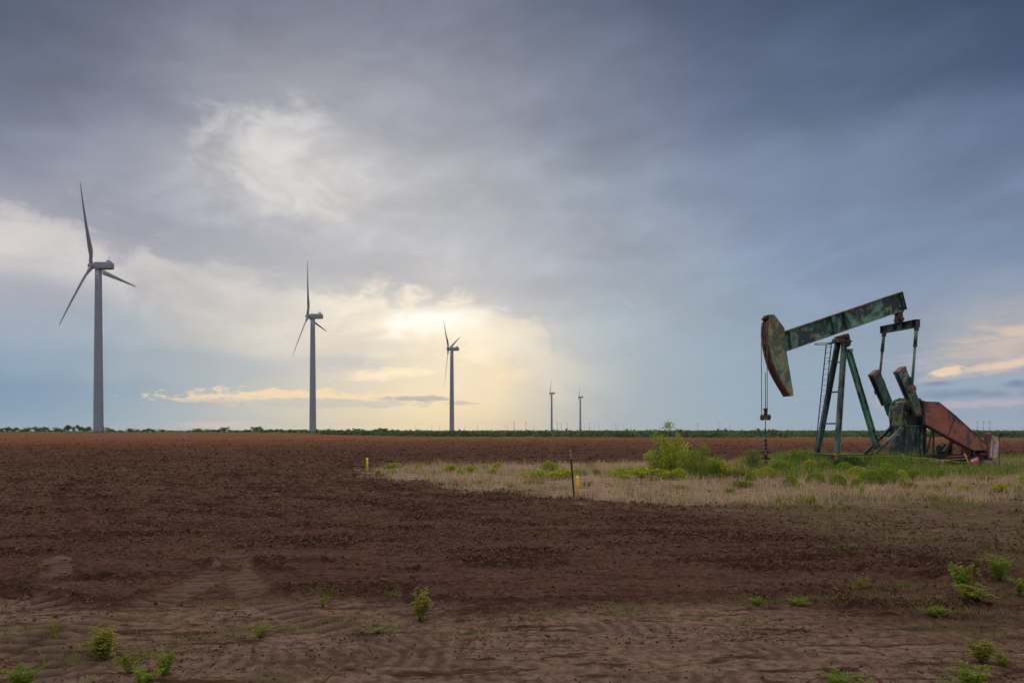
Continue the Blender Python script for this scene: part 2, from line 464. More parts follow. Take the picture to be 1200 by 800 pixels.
M['yellow'] = plain('yellow_marker_plastic', (.85,.60,.02), .45, .08, 6)
M['yrope'] = plain('faded_yellow_rope', (.42,.36,.06), .8, .3, 5)
M['signred'] = plain('faded_red_sign_paint', (.38,.03,.06), .6, .2, 6)
M['signwhite'] = plain('sign_white_paint', (.62,.55,.56), .6, .15, 9)
M['post'] = plain('t_post_green_black', (.012,.016,.012), .6, .4, 6)
M['posttip'] = plain('t_post_grey_tip', (.20,.21,.22), .6, .25, 9)
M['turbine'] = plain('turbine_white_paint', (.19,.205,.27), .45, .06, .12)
M['turbineglass'] = plain('turbine_grey_trim', (.18,.19,.2), .5, .1, 1)
# white sheet with rust bleeding in from its edges
def streaky():
    m, gg, b = newmat('white_sheet_rust_streaks')
    co = objco(gg)
    n = gg.noise(gg.vm('MULTIPLY', co, (5.0, 5.0, .9)), 1.6, 7, .65, .3)
    c = gg.mix(gg.mr(n, .44, .58), (.40,.41,.43), (.26,.10,.04))
    c = gg.mix(gg.mr(gg.noise(co, 9, 5, .7), .55, .66), c, (.10,.055,.04))
    gg.put(b.inputs['Base Color'], c); b.inputs['Roughness'].default_value = .7
    return m
M['whitesheet'] = streaky()

def leafmat(name, c1, c2, c3=None, scale=.8, trans=.42):
    m, gg, b = newmat(name)
    gi = gg.n.new('ShaderNodeNewGeometry')
    co = objco(gg)
    n = gg.noise(co, scale, 3, .5)
    rnd = gi.outputs['Random Per Island']
    c = gg.mix(rnd, c1, c2)
    if c3 is not None: c = gg.mix(gg.mr(gg.m('ADD', gg.m('MULTIPLY', n, .7), gg.m('MULTIPLY', rnd, .3)), .42, .62), c, c3)
    gg.put(b.inputs['Base Color'], c); b.inputs['Roughness'].default_value = .65; b.inputs['Specular IOR Level'].default_value = 0.2
    tr = gg.n.new('ShaderNodeBsdfTranslucent'); gg.l.new(c, tr.inputs[0])
    mx = gg.n.new('ShaderNodeMixShader'); mx.inputs[0].default_value = trans
    gg.l.new(b.outputs[0], mx.inputs[1]); gg.l.new(tr.outputs[0], mx.inputs[2])
    gg.l.new(mx.outputs[0], gg.n['Material Output'].inputs[0])
    return m
M['leaf_bright'] = leafmat('bright_yellow_green_leaves', (.17,.28,.018), (.34,.40,.03), (.46,.44,.035))
M['leaf_round'] = leafmat('mid_green_leaves', (.11,.19,.018), (.22,.29,.03), (.26,.31,.03))
M['leaf_dark'] = leafmat('dark_green_leaves', (0.027,0.075,0.024), (0.068,0.128,0.033), (0.090,0.165,0.038))
M['leaf_weed'] = leafmat('weed_leaves', (.14,.19,.02), (.28,.29,.03), (.32,.25,.05), 2.5)
M['leaf_mesq'] = leafmat('grey_green_mesquite_leaves', (0.076,0.128,0.037), (0.145,0.212,0.051), (0.187,0.255,0.060))
M['leaf_far'] = leafmat('distant_scrub_leaves', (.042,.066,.038), (.085,.12,.055), (.13,.175,.06), .03)
M['leaf_left'] = leafmat('pale_scrub_leaves', (0.076,0.128,0.043), (0.153,0.212,0.060), (0.204,0.238,0.076), .05)
M['stem'] = plain('brown_stem', (.09,.065,.04), .9, .3, 5)
M['straw'] = leafmat('dry_straw_blades', (.42,.30,.19), (.72,.55,.36), (.50,.35,.22), .6, .25)
M['grass'] = leafmat('green_grass_blades', (0.080,0.160,0.024), (0.160,0.256,0.032), (0.256,0.272,0.048), .5)
M['drygrass'] = leafmat('olive_dry_grass', (0.168,0.154,0.042), (0.280,0.238,0.084), (0.126,0.182,0.042), .7)
M['flower'] = leafmat('yellow_flower_heads', (.42,.36,.02), (.55,.46,.03), None, 1, .3)

# ------------------------------------------------------------------ ground
def rise(X, Y):
    """the land lifts very slightly beyond the field on the turbine side"""
    r = np.hypot(X, Y)
    a = np.arctan2(X, np.maximum(Y, .01))
    return 1.05*sstep(r, 110, 370)*(1-sstep(a, -.42, -.08))*(Y > 0)
def poly_mask(X, Y, poly, soft):
    """signed soft mask of a world polygon"""
    inside = np.zeros(X.shape, bool); dmin = np.full(X.shape, 1e9)
    n = len(poly)
    for i in range(n):
        x1, y1 = poly[i]; x2, y2 = poly[(i+1)%n]
        cond = ((y1 > Y) != (y2 > Y)) & (X < (x2-x1)*(Y-y1)/((y2-y1) if y2 != y1 else 1e-9)+x1)
        inside ^= cond
        ex, ey = x2-x1, y2-y1
        t = np.clip(((X-x1)*ex+(Y-y1)*ey)/(ex*ex+ey*ey), 0, 1)
        dmin = np.minimum(dmin, np.hypot(X-x1-t*ex, Y-y1-t*ey))
    sd_ = np.where(inside, dmin, -dmin)
    return sd_ if soft is None else sstep(sd_, -soft, soft)
STRAW = [gp(412,553), gp(455,548), gp(520,545), gp(640,544), gp(760,542.5), gp(900,540), gp(1000,536), gp(1260,539),
         gp(1290,575), gp(1200,592), gp(1060,594), gp(900,593), gp(800,593), gp(720,588), gp(640,583), gp(560,576), gp(480,567), gp(430,560)]
VERGE = [gp(820,590), gp(960,580), gp(1300,560), gp(1400,668), gp(1200,655), gp(1050,640), gp(930,618)]
def dist_path(X, Y, pts):
    d = np.full(X.shape, 1e9); s = np.zeros(X.shape); sg = np.zeros(X.shape); acc = 0
    for i in range(len(pts)-1):
        x1, y1 = pts[i]; x2, y2 = pts[i+1]; ex, ey = x2-x1, y2-y1; L = math.hypot(ex, ey)
        t = np.clip(((X-x1)*ex+(Y-y1)*ey)/(L*L), 0, 1)
        dd = np.hypot(X-x1-t*ex, Y-y1-t*ey)
        k = dd < d
        d = np.where(k, dd, d); s = np.where(k, acc+t*L, s)
        sg = np.where(k, ((X-x1)*ey-(Y-y1)*ex)/L, sg); acc += L
    return d, s, sg
TRACKS = [
    ([gp(40,800), gp(52,740), gp(62,700), gp(68,655)], .20),
    ([gp(-80,790), gp(60,745), gp(160,718), gp(215,695), gp(262,672), gp(275,655)], .26),
    ([gp(420,745), gp(350,722), gp(300,700), gp(278,672), gp(275,650)], .22),
    ([gp(250,830), gp(330,790), gp(470,755), gp(620,738), gp(800,730), gp(1000,728), gp(1260,722)], .261),
    ([gp(300,900), gp(500,820), gp(700,775), gp(900,762), gp(1300,750)], .261),
    ([gp(-60,775), gp(150,778), gp(400,768), gp(620,775), gp(760,790), gp(900,815)], .241),
]
def ground_fields(X, Y):
    r = np.hypot(X, Y)
    fade = 1-sstep(r, 45, 120)
    wob = fbm(X*.5, Y*.5, 4, 5)-.5
    wob2 = fbm(X*2.2, Y*2.2, 3, 9)-.5
    fr = fbm(X*1.4, Y*1.0, 4, 55)-.5
    sdist = poly_mask(X+wob*1.8, Y+wob*3, STRAW, None)
    straw = sstep(sdist+wob2*2.2+fr*2.6, -.7, .9)
    verge = poly_mask(X+wob*1.5, Y+wob*3, VERGE, 1.8)
    # compacted vehicle way across the front
    yl = 7.55+.035*X*X*.2+wob*1.6-.12*np.maximum(X-2, 0)
    path = (1-sstep(Y, yl-.35, yl+.45))*(.75+.5*fbm(X*1.3, Y*2.5, 3, 31))
    tuft = 0
    z = .05*(fbm(X*.12, Y*.18, 3, 2)-.5)
    # harrow rows running across, broken by patches of loose clods
    nearp = sstep(-sdist, 22, 9)*sstep(Y, 11, 17)      # the tractor turned round the strip here
    sline = (-sdist+wob*1.0)
    rows_a = np.sin((Y*1.0+X*.06+wob*2.2)*2*PI/.55)*.5+np.sin((Y-X*.05+wob*3)*2*PI/1.3)*.5
    rows_b = np.sin(sline*2*PI/.95)*.8+np.sin(sline*2*PI/2.6)*.5
    rows = rows_a*(1-nearp)+rows_b*1.9*nearp
    tilled = (1-path.clip(0,1))*(1-straw)*(1-.6*verge)
    rough = sstep(fbm(X*.55+3, Y*1.5, 4, 12), .50, .66)
    z = z+tilled*rows*.012*(1-.5*rough)
    cl = np.abs(fbm(X*4.5, Y*4.5, 4, 21, .6)-.5)*2
    cl2 = fbm(X*13, Y*13, 3, 23, .6)
    cl3 = 1-np.abs(fbm(X*22, Y*22, 2, 27, .6)-.5)*2
    z = z+(tilled*(.020+.075*rough)+.012)*(.5-cl)+(tilled*(.022+.04*rough)+.009)*(cl2-.5)*2+(tilled*(.012+.018*rough)+.009)*(cl3-.7)+.016*(1-tilled)*(vnoise(X*2.2+wob*4, Y*7.5, 47)-.5)
    # ruts
    trk = np.zeros(X.shape); lugs = np.zeros(X.shape)
    for pts, w in TRACKS:
        d, s, sg = dist_path(X, Y, pts)
        wk = .25 if (w*1000) % 10 > .5 else 1.0
        for off in (0,):
            core = 1-sstep(np.abs(d), w*.75, w)
            berm = np.exp(-((d-w*1.15)/(w*.25))**2)
            lug = .5+.5*np.tanh(2*np.sin((s+np.abs(sg)*.12+wob2*.12)*2*PI/(.23 if wk == 1.0 else .15)))
            k = sstep(fbm(X*1.3+7, Y*1.6, 3, 44), *((.30, .46) if wk == 1.0 else (.42, .62)))*(.5+.5*wk)
            z = z*(1-.4*core*k*wk)+k*(core*(-.026+.034*lug)*(.35+.65*wk)+berm*.012*wk)
            trk = np.maximum(trk, core*k); lugs = np.maximum(lugs, core*k*(1-lug))
    # small ridge thrown up at the edge of the way
    ridge = np.exp(-((Y-yl-.35)/.18)**2)*sstep(fbm(X*.6, Y*.2, 2, 61), .35, .6)
    z = z+ridge*.045
    z = z*fade+rise(X, Y)
    return z, straw, verge, path.clip(0,1), rough, trk, ridge, lugs, rows*tilled
def ground_z(x, y):
    X = np.array([float(x)]); Y = np.array([float(y)])
    return float(ground_fields(X, Y)[0][0])

azs = np.concatenate([np.linspace(-180, -46, 28, endpoint=False), np.linspace(-46, 46, 640), np.linspace(46, 180, 29)[1:-1]])
rs = np.concatenate([[1.0, 2.0, 2.6], 3.0*1.0053**np.arange(0, 590), ])
rs = np.concatenate([rs, rs[-1]*(40000/rs[-1])**(np.arange(1, 90)/89.0)])
A, R = np.meshgrid(np.radians(azs), rs)
GX = R*np.sin(A); GY = R*np.cos(A)
gz, straw, verge, path, rough, trk, ridge, lugs, rows_ = ground_fields(GX, GY)
nr, na = GX.shape
V = np.stack([GX.ravel(), GY.ravel(), gz.ravel()], 1)
V = np.vstack([V, [[0,0,0]]])
ii, jj = np.meshgrid(np.arange(nr-1), np.arange(na), indexing='ij')
j2 = (jj+1) % na
Fq = np.stack([ii*na+jj, (ii+1)*na+jj, (ii+1)*na+j2, ii*na+j2], -1).reshape(-1, 4)
ap = lambda a: np.append(a.ravel(), 0)

def groundmat():
    m, gg, b = newmat('ploughed_red_soil')
    def at(n):
        a = gg.n.new('ShaderNodeAttribute'); a.attribute_name = n; return a.outputs['Fac']
    geo = gg.n.new('ShaderNodeNewGeometry'); pos = geo.outputs['Position']
    px, py, pz = gg.sep(pos)
    r = gg.m('SQRT', gg.m('ADD', gg.m('MULTIPLY', px, px), gg.m('MULTIPLY', py, py)))
    flat = gg.xyz(px, py, 0.0)
    big = gg.noise(gg.vm('MULTIPLY', flat, (.05, .16, 1)), 1.0, 5, .55)
    mid = gg.noise(gg.vm('MULTIPLY', flat, (.35, 1.1, 1)), 1.0, 6, .6, .3)
    fin_ = gg.noise(flat, 9.0, 8, .7)
    grit = gg.noise(flat, 60.0, 5, .7)
    soil = gg.mix(gg.mr(mid, .32, .68), (.066,.033,.023), (.112,.060,.043))
    soil = gg.mix(gg.m('MULTIPLY', gg.mr(big, .4, .65), .55), soil, (.135,.076,.057))
    soil = gg.mix(gg.m('MULTIPLY', at('rough'), .75), soil, (.030,.013,.008))
    soil = gg.mix(gg.m('MULTIPLY', gg.mr(at('rows'), .1, 1.4), .55), soil, (.125,.072,.052))
    soil = gg.mix(gg.m('MULTIPLY', gg.mr(at('rows'), -.1, -1.5), .50), soil, (.034,.015,.010))
    soil = gg.mix(gg.m('MULTIPLY', gg.mr(fin_, .50, .60), .45), soil, (.16,.095,.070))
    soil = gg.mix(gg.m('MULTIPLY', gg.mr(fin_, .46, .38), .55), soil, (.030,.014,.009))  # dark grain painted in as shade between clods
    far = gg.mix(gg.mr(gg.noise(gg.vm('MULTIPLY', flat, (.01, .05, 1)), 1.0, 5, .6), .35, .65), (.165,.078,.044), (.125,.058,.036))
    # curved tractor passes far out
    row = gg.m('SINE', gg.m('MULTIPLY', gg.m('ADD', gg.m('ADD', py, gg.m('MULTIPLY', px, .35)), gg.m('MULTIPLY', big, 40.0)), .9))
    far = gg.mix(gg.m('MULTIPLY', gg.mr(row, .2, .9), .25), far, (.09,.04,.025))
    far = gg.mix(gg.m('MULTIPLY', gg.mr(gg.noise(gg.vm('MULTIPLY', flat, (.55,.10,1)), 1.0, 6, .75), .45, .62), .5), far, (.075,.032,.020))
    far = gg.mix(gg.m('MULTIPLY', gg.mr(gg.noise(gg.vm('MULTIPLY', flat, (1.1,.16,1)), 1.0, 4, .75), .60, .68), .5), far, (.26,.14,.09))
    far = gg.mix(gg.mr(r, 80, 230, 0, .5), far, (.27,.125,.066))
    fl = gg.noise(gg.vm('MULTIPLY', flat, (.30,.022,1)), 1.0, 5, .8)
    far = gg.mix(gg.m('MULTIPLY', gg.mr(fl, .48, .60), .45), far, (.085,.038,.024))
    far = gg.mix(gg.m('MULTIPLY', gg.mr(fl, .42, .34), .5), far, (.26,.140,.088))
    soil = gg.mix(gg.mr(r, 30, 150), soil, far)
    # thin dark and pale streaks along the harrow rows
    stk = gg.noise(gg.vm('MULTIPLY', flat, (1.3, 7.0, 1)), 1.0, 6, .72, .2)
    soil = gg.mix(gg.m('MULTIPLY', gg.mr(stk, .50, .62), gg.mr(r, 60, 20, .25, .55)), soil, (.030,.013,.009))
    soil = gg.mix(gg.m('MULTIPLY', gg.mr(stk, .44, .34), .35), soil, (.13,.068,.046))
    spk = gg.noise(flat, 22.0, 4, .8)
    soil = gg.mix(gg.m('MULTIPLY', gg.mr(spk, .56, .66), .55), soil, (.022,.011,.008))  # finer dark specks, also shade between clods put into the colour
    pth = gg.mix(gg.mr(fin_, .35, .62), (.125,.074,.052), (.27,.178,.132))
    pth = gg.mix(gg.m('MULTIPLY', gg.mr(spk, .57, .66), .7), pth, (.035,.018,.013))
    pth = gg.mix(gg.m('MULTIPLY', gg.mr(stk, .55, .64), .6), pth, (.05,.026,.019))
    seam = gg.noise(gg.vm('MULTIPLY', flat, (1.0, 5.5, 1)), 1.0, 7, .7, .5)
    pth = gg.mix(gg.m('MULTIPLY', gg.mr(seam, .53, .60), .8), pth, (.040,.020,.014))
    soil = gg.mix(gg.m('MULTIPLY', at('path'), gg.mr(mid, .25, .6, .55, 1.0)), soil, pth)
    soil = gg.mix(gg.m('MULTIPLY', at('trk'), .75), soil, (.19,.122,.090))
    soil = gg.mix(gg.m('MULTIPLY', at('lug'), .75), soil, (.050,.026,.018))
    soil = gg.mix(gg.m('MULTIPLY', at('ridge'), .6), soil, (.038,.018,.012))
    st = gg.mix(gg.mr(gg.noise(gg.vm('MULTIPLY', flat, (1.0, 2.5, 1)), 1.2, 7, .7), .35, .65), (.12,.075,.052), (.36,.26,.18))
    soil = gg.mix(gg.m('MULTIPLY', at('straw'), .9), soil, st)
    vg = gg.mix(gg.mr(gg.noise(flat, 2.2, 7, .7), .4, .62), (.10,.066,.046), (.17,.125,.078))
    soil = gg.mix(gg.m('MULTIPLY', at('verge'), .8), soil, vg)
    # bits of old stalk and pale pebbles
    vor = gg.n.new('ShaderNodeTexVoronoi'); vor.inputs['Scale'].default_value = 2.4
    gg.l.new(gg.vm('MULTIPLY', flat, (1.0, 1.6, 1)), vor.inputs['Vector'])
    peb = gg.mr(vor.outputs['Distance'], .035, .015)
    soil = gg.mix(gg.m('MULTIPLY', peb, .8), soil, (.34,.27,.21))
    # beyond the field: scrub country
    edge = gg.m('ADD', r, gg.m('MULTIPLY', gg.noise(flat, .02, 3), 30.0))
    azn = gg.m('ARCTAN2', px, py)
    lim = gg.mr(azn, -.35, -.05, 372, 222)
    scr = gg.mix(gg.mr(gg.noise(gg.vm('MULTIPLY', flat, (.02,.006,1)), 1.0, 5, .6), .4, .62), (.055,.075,.03), (.16,.14,.075))
    scr = gg.mix(gg.mr(r, 900, 2600), scr, (.035,.05,.03))
    k = gg.mr(gg.m('SUBTRACT', edge, lim), 0, 14)
    soil = gg.mix(k, soil, scr)
    gg.put(b.inputs['Base Color'], soil)
    b.inputs['Roughness'].default_value = .95
    b.inputs['Specular IOR Level'].default_value = 0.0
    h = gg.m('ADD', gg.m('MULTIPLY', fin_, 1.0), gg.m('MULTIPLY', grit, .35))
    # clod relief keeps a visible grain far out in the field
    h = gg.m('ADD', h, gg.m('MULTIPLY', gg.noise(gg.vm('MULTIPLY', flat, (.9, .9, 1)), 1.0, 5, .75), gg.mr(r, 15, 60, 0, 7)))
    bump(gg, b, h, .075)
    return m
M['soil'] = groundmat()
ground = mesh_np('ground', V, Fq, M['soil'], smooth=True,
    attr={'straw': ap(straw), 'verge': ap(verge), 'path': ap(path), 'rough': ap(rough), 'trk': ap(trk), 'ridge': ap(ridge), 'lug': ap(lugs), 'rows': ap(rows_)})
ground['kind'] = 'structure'
del V, Fq

rng = np.random.default_rng(7)
def rand_rot_quads(C, size, rng, aspect=1.0, up=0.0):
    """leaf-like quads (folded diamonds) round centres C"""
    n = len(C)
    a = rng.normal(size=(n,3)); a[:,2] += up; a /= np.linalg.norm(a, axis=1)[:,None]
    b = rng.normal(size=(n,3)); b -= (a*b).sum(1)[:,None]*a; b /= np.linalg.norm(b, axis=1)[:,None]
    s = np.asarray(size).reshape(-1,1)*np.ones((n,1))
    Vv = np.stack([C-a*s, C+b*s*.5*aspect, C+a*s, C-b*s*.5*aspect], 1)
    return Vv.reshape(-1,3)
def quads_idx(n): return np.arange(n*4).reshape(-1,4)

# soil clods: nobody could count them
def clods():
    rg = np.random.default_rng(77)
    m, gg, b = newmat('loose_soil_clods')
    gi = gg.n.new('ShaderNodeNewGeometry'); rr = gi.outputs['Random Per Island']
    c = gg.mix(rr, (.040,.021,.014), (.135,.078,.055))
    gg.put(b.inputs['Base Color'], c); b.inputs['Roughness'].default_value = .95; b.inputs['Specular IOR Level'].default_value = 0.0
    t = (1+5**.5)/2
    ico = (np.array([(-1,t,0),(1,t,0),(-1,-t,0),(1,-t,0),(0,-1,t),(0,1,t),(0,-1,-t),(0,1,-t),(t,0,-1),(t,0,1),(-t,0,-1),(-t,0,1)])/1.9,
           np.array([(0,11,5),(0,5,1),(0,1,7),(0,7,10),(0,10,11),(1,5,9),(5,11,4),(11,10,2),(10,7,6),(7,1,8),(3,9,4),(3,4,2),(3,2,6),(3,6,8),(3,8,9),(4,9,5),(2,4,11),(6,2,10),(8,6,7),(9,8,1)]))
    octa = (np.array([(1,0,0),(0,1,0),(-1,0,0),(0,-1,0),(0,0,1),(0,0,-1)])*1.0,
            np.array([(0,1,4),(1,2,4),(2,3,4),(3,0,4),(1,0,5),(2,1,5),(3,2,5),(0,3,5)]))
    for (n, ya, yb, shp, label) in ((70000, 5.0, 13.0, ico, 'crumbled dark red soil clods along the near edge of the field'), (300000, 11.0, 260.0, octa, 'loose soil clods over the ploughed middle of the field')):
        da, db = H*F/yb, H*F/ya
        Y = H*F/(da+(db-da)*rg.random(n))*rg.uniform(.97, 1.03, n)
        X = (rg.random(n)*1.7-.85)*Y
        z, s_, v_, p_, ro, tk, rgd, lg, rw = ground_fields(X, Y)
        patch = fbm(X*.9, Y*2.4, 3, 88)
        keep = rg.random(n) < (1-.93*sstep(Y, 45, 170))*(.03+.22*sstep(patch, .48, .66)+.36*ro+.5*rgd+.25*np.clip(rw, 0, 1))*(1-.92*s_)*(1-.50*p_)*(1-.7*tk)*(1-.5*v_)
        X, Y, z = X[keep], Y[keep], z[keep]; n = len(X)
        iv, fi = shp
        sz = (.55+1.3*rg.random(n)**2.2)*Y/F*1.25
        sz = np.minimum(sz, .07+.0006*Y)
        if ya < 10: sz = np.minimum(sz*.95, .03)
        vs = iv[None]*(1+.3*rg.normal(size=(n,len(iv),1)))*sz[:,None,None]
        an = rg.random(n)*2*PI; ca, sa = np.cos(an)[:,None], np.sin(an)[:,None]
        vx, vy_ = vs[:,:,0]*ca-vs[:,:,1]*sa, vs[:,:,0]*sa+vs[:,:,1]*ca
        vs = np.stack([vx, vy_, vs[:,:,2]*.8], 2)+np.stack([X,Y,z+sz*.15],1)[:,None,:]
        f = (fi[None]+np.arange(n)[:,None,None]*len(iv)).reshape(-1,3)
        o = mesh_np('soil_clods', vs.reshape(-1,3), f, m)
        tag(o, label, 'soil clods', kind='stuff')
clods()

# grass blades -------------------------------------------------------
def blades(X, Y, Z, h, w, rng, lean=.35):
    n = len(X)
    ang = rng.random(n)*2*PI; la = rng.random(n)*2*PI
    l = lean*rng.random(n)*h
    dxy = np.stack([np.cos(ang), np.sin(ang), np.zeros(n)],1)*(w/2)[:,None]
    base = np.stack([X,Y,Z-.01],1)
    mid = base+np.stack([np.cos(la)*l*.35, np.sin(la)*l*.35, h*.55],1)
    top = base+np.stack([np.cos(la)*l, np.sin(la)*l, h],1)
    V = np.stack([base-dxy, base+dxy, mid+dxy*.8, top, mid-dxy*.8],1)
    return V.reshape(-1,3), np.arange(n*5).reshape(-1,5)
def grass_obj(name, X, Y, h, w, mat, label, cat='grass', lean=.35):
    Z = ground_fields(X, Y)[0]
    V, Fi = blades(X, Y, Z, h, w, rng, lean)
    o = mesh_np(name, V, Fi, mat)
    tag(o, label, cat, kind='stuff'); return o
def scatter_poly(n, poly, dens=None):
    xs = [p[0] for p in poly]; ys = [p[1] for p in poly]
    X = rng.uniform(min(xs), max(xs), n); Y = rng.uniform(min(ys), max(ys), n)
    k = poly_mask(X, Y, poly, .4) > rng.random(n)
    return X[k], Y[k]
n = 260000
STRAWX = [(x, y) for x, y in STRAW]
X, Y = scatter_poly(n, STRAWX)
cl = fbm(X*.9, Y*.9, 3, 71)
cl2_ = fbm(X*2.6, Y*2.6, 3, 75)
k = rng.random(len(X)) < (sstep(cl, .36, .60)*.75+.25)*sstep(cl2_, .38, .58)*(np.where(X < 17, 1, .45))*ground_fields(X, Y)[1]
X, Y = X[k], Y[k]
hh = (.07+.34*rng.random(len(X))**1.7)*(.3+1.4*fbm(X*1.1, Y*1.1, 3, 72))
grass_obj('dry_grass', X, Y, hh, .007+.004*rng.random(len(X)), M['straw'], 'pale dry straw grass covering the strip between field and pump', lean=.7)
# green grass around the pump
GREENP = [gp(870,541), gp(905,537), gp(960,533), gp(1080,533), gp(1230,536), gp(1250,554), gp(1110,561), gp(990,563), gp(900,562), gp(850,556)]
X, Y = scatter_poly(90000, GREENP)
cl = fbm(X*.6, Y*.6, 3, 81)
k = rng.random(len(X)) < sstep(cl, .25, .5)
X, Y = X[k], Y[k]
jk = (X > 13.5) & (X < 21.5) & (Y > 33.8) & (Y < 37.5)
hh = (.22+.42*rng.random(len(X)))*(.6+.8*fbm(X*.7, Y*.7, 2, 82))*np.where(jk, np.where(X < 18.5, 1.45, np.where(X < 19.8, 1.0, .6)), .75)
hh *= np.where(X > 20.3, .6, 1)
grass_obj('tall_green_grass', X, Y, hh, .014+.012*rng.random(len(X)), M['grass'], 'tall green grass and weeds growing round the oil pump', lean=.6)
# olive wisps across the straw strip and verge
X, Y = scatter_poly(80000, STRAW+[]); 
X2, Y2 = scatter_poly(26000, VERGE)
X = np.append(X, X2); Y = np.append(Y, Y2)
k = rng.random(len(X)) < sstep(fbm(X*.8+5, Y*.8, 3, 91), .46, .62)
X, Y = X[k], Y[k]
grass_obj('olive_grass', X, Y, .06+.16*rng.random(len(X)), .008+.006*rng.random(len(X)), M['drygrass'], 'thin olive grass growing in wisps over bare soil', lean=.8)
# foreground tufts of dry and green grass
TUFTS = [(1010,690,.2),(1045,700,.5),(1080,712,.5),(1180,700,.7),(940,708,.35),(885,706,.45),(985,704,.3),(1120,718,.5),(1200,725,.6),(100,770,.5),(160,765,.5),(230,748,.4),(300,738,.35),
         (345,738,.3),(395,728,.3),(440,738,.35),(330,795,.3),(20,745,.5),(60,735,.4),(550,742,.4),(380,700,.2),(640,722,.25),(1060,690,.25),(745,715,.35),(720,718,.25),(820,722,.25),(1150,690,.4),(460,702,.1),
         (1100,738,.4),(1160,745,.3),(990,650,.5),(1090,640,.6),(1180,650,.6),(1000,620,.5),(180,728,.4),(270,712,.3),(870,730,.2)]
TX = []; TY = []; TH = []
for (px, py, s) in TUFTS:
    x0, y0 = gp(px, py); m_ = int(220*s+50)
    TX.append(x0+rng.normal(size=m_)*s*.55); TY.append(y0+rng.normal(size=m_)*s*.28); TH.append(rng.uniform(.02,.10,m_))
grass_obj('sparse_tufts', np.concatenate(TX), np.concatenate(TY), np.concatenate(TH), np.full(len(np.concatenate(TX)), .0045), M['drygrass'],
          'sparse short olive tufts of grass scattered over the near soil', lean=1.3)

# ------------------------------------------------------------------ plants
def lumpy(n, rx, ry, rz, rng, lobes=7, shell=.55, seedpts=None):
    """points spread in a crown of several uneven lobes"""
    c = rng.normal(size=(lobes,3)); c /= np.linalg.norm(c,axis=1)[:,None]
    c *= rng.uniform(.25,.75,(lobes,1)); c[:,2] = np.abs(c[:,2])*.9
    rr = rng.uniform(.28,.5,lobes)
    k = rng.integers(0, lobes, n)
    d = rng.normal(size=(n,3)); d /= np.linalg.norm(d,axis=1)[:,None]
    q = c[k]+d*(rr[k]*(shell+(1-shell)*rng.random(n)**.5))[:,None]
    q[:,2] = np.maximum(q[:,2], -.15+.1*rng.random(n))
    return q*np.array([rx,ry,rz])
def bush(name, rx, rz, n, leaf, mat, seed, dome=False, stems=5, ry=None, flowers=0, clumps=None):
    rg_ = np.random.default_rng(seed)
    root = empty(name)
    ry = ry or rx*.9
    if dome:
        d = rg_.normal(size=(n,3)); d /= np.linalg.norm(d,axis=1)[:,None]; d[:,2] = np.abs(d[:,2])
        rr = .72+.28*rg_.random(n)**.4
        nz = 1+.35*(fbm(np.arctan2(d[:,1],d[:,0])*1.3+9, d[:,2]*3, 3, seed)-.5)
        C = d*(rr*nz)[:,None]*np.array([rx,ry,rz])
    else:
        C = lumpy(n, rx, ry, rz*.72, rg_, clumps or 9); C[:,2] += rz*.22
    V = rand_rot_quads(C, leaf*(.6+.8*rg_.random(n)), rg_, .9, .4)
    fo = mesh_np('foliage', V, quads_idx(n), mat, root)
    mb = MB()
    rnd = random.Random(seed)
    for i in range(stems):
        a = rnd.random()*2*PI; q = rnd.uniform(.3,.8)
        p0 = Vector((rnd.uniform(-.04,.04), rnd.uniform(-.04,.04), -.03))
        p1 = Vector((math.cos(a)*rx*q*.5, math.sin(a)*ry*q*.5, rz*.45))
        p2 = Vector((math.cos(a)*rx*q, math.sin(a)*ry*q, rz*rnd.uniform(.75,1.0)))
        r = max(.004, rz*.010)
        mb.tube(p0, p1, r*1.3, r, 5); mb.tube(p1, p2, r, r*.5, 5)
    mb.build('stem', M['stem'], root)
    if flowers:
        C2 = C[rg_.integers(0, n, flowers)]*1.04; C2 = C2[C2[:,2] > rz*.35]
        V2 = rand_rot_quads(C2, leaf*1.0, rg_, 1.3, 1.0)
        mesh_np('blossoms', V2, quads_idx(len(C2)), M['flower'], root)
    return root
ORD = ['first','second','third','fourth','fifth','sixth','seventh','eighth','ninth','tenth','eleventh','twelfth','thirteenth','fourteenth','fifteenth','sixteenth','seventeenth','eighteenth','nineteenth','twentieth']
def ordn(i):
    if i < 20: return ORD[i]
    tens = {2:'twenty',3:'thirty',4:'forty',5:'fifty',6:'sixty',7:'seventy'}[(i+1)//10]
    u = (i+1)%10
    return tens[:-1]+'ieth' if u == 0 else tens+'-'+ORD[u-1]
def place(proto, used, loc, rz, s, label, cat, group):
    o = proto if not used else copy_tree(proto)
    o.location = loc; o.rotation_euler = (0,0,rz); o.scale = s if isinstance(s, tuple) else (s,s,s)
    tag(o, label, cat, group)
    return o
rnd = random.Random(3)

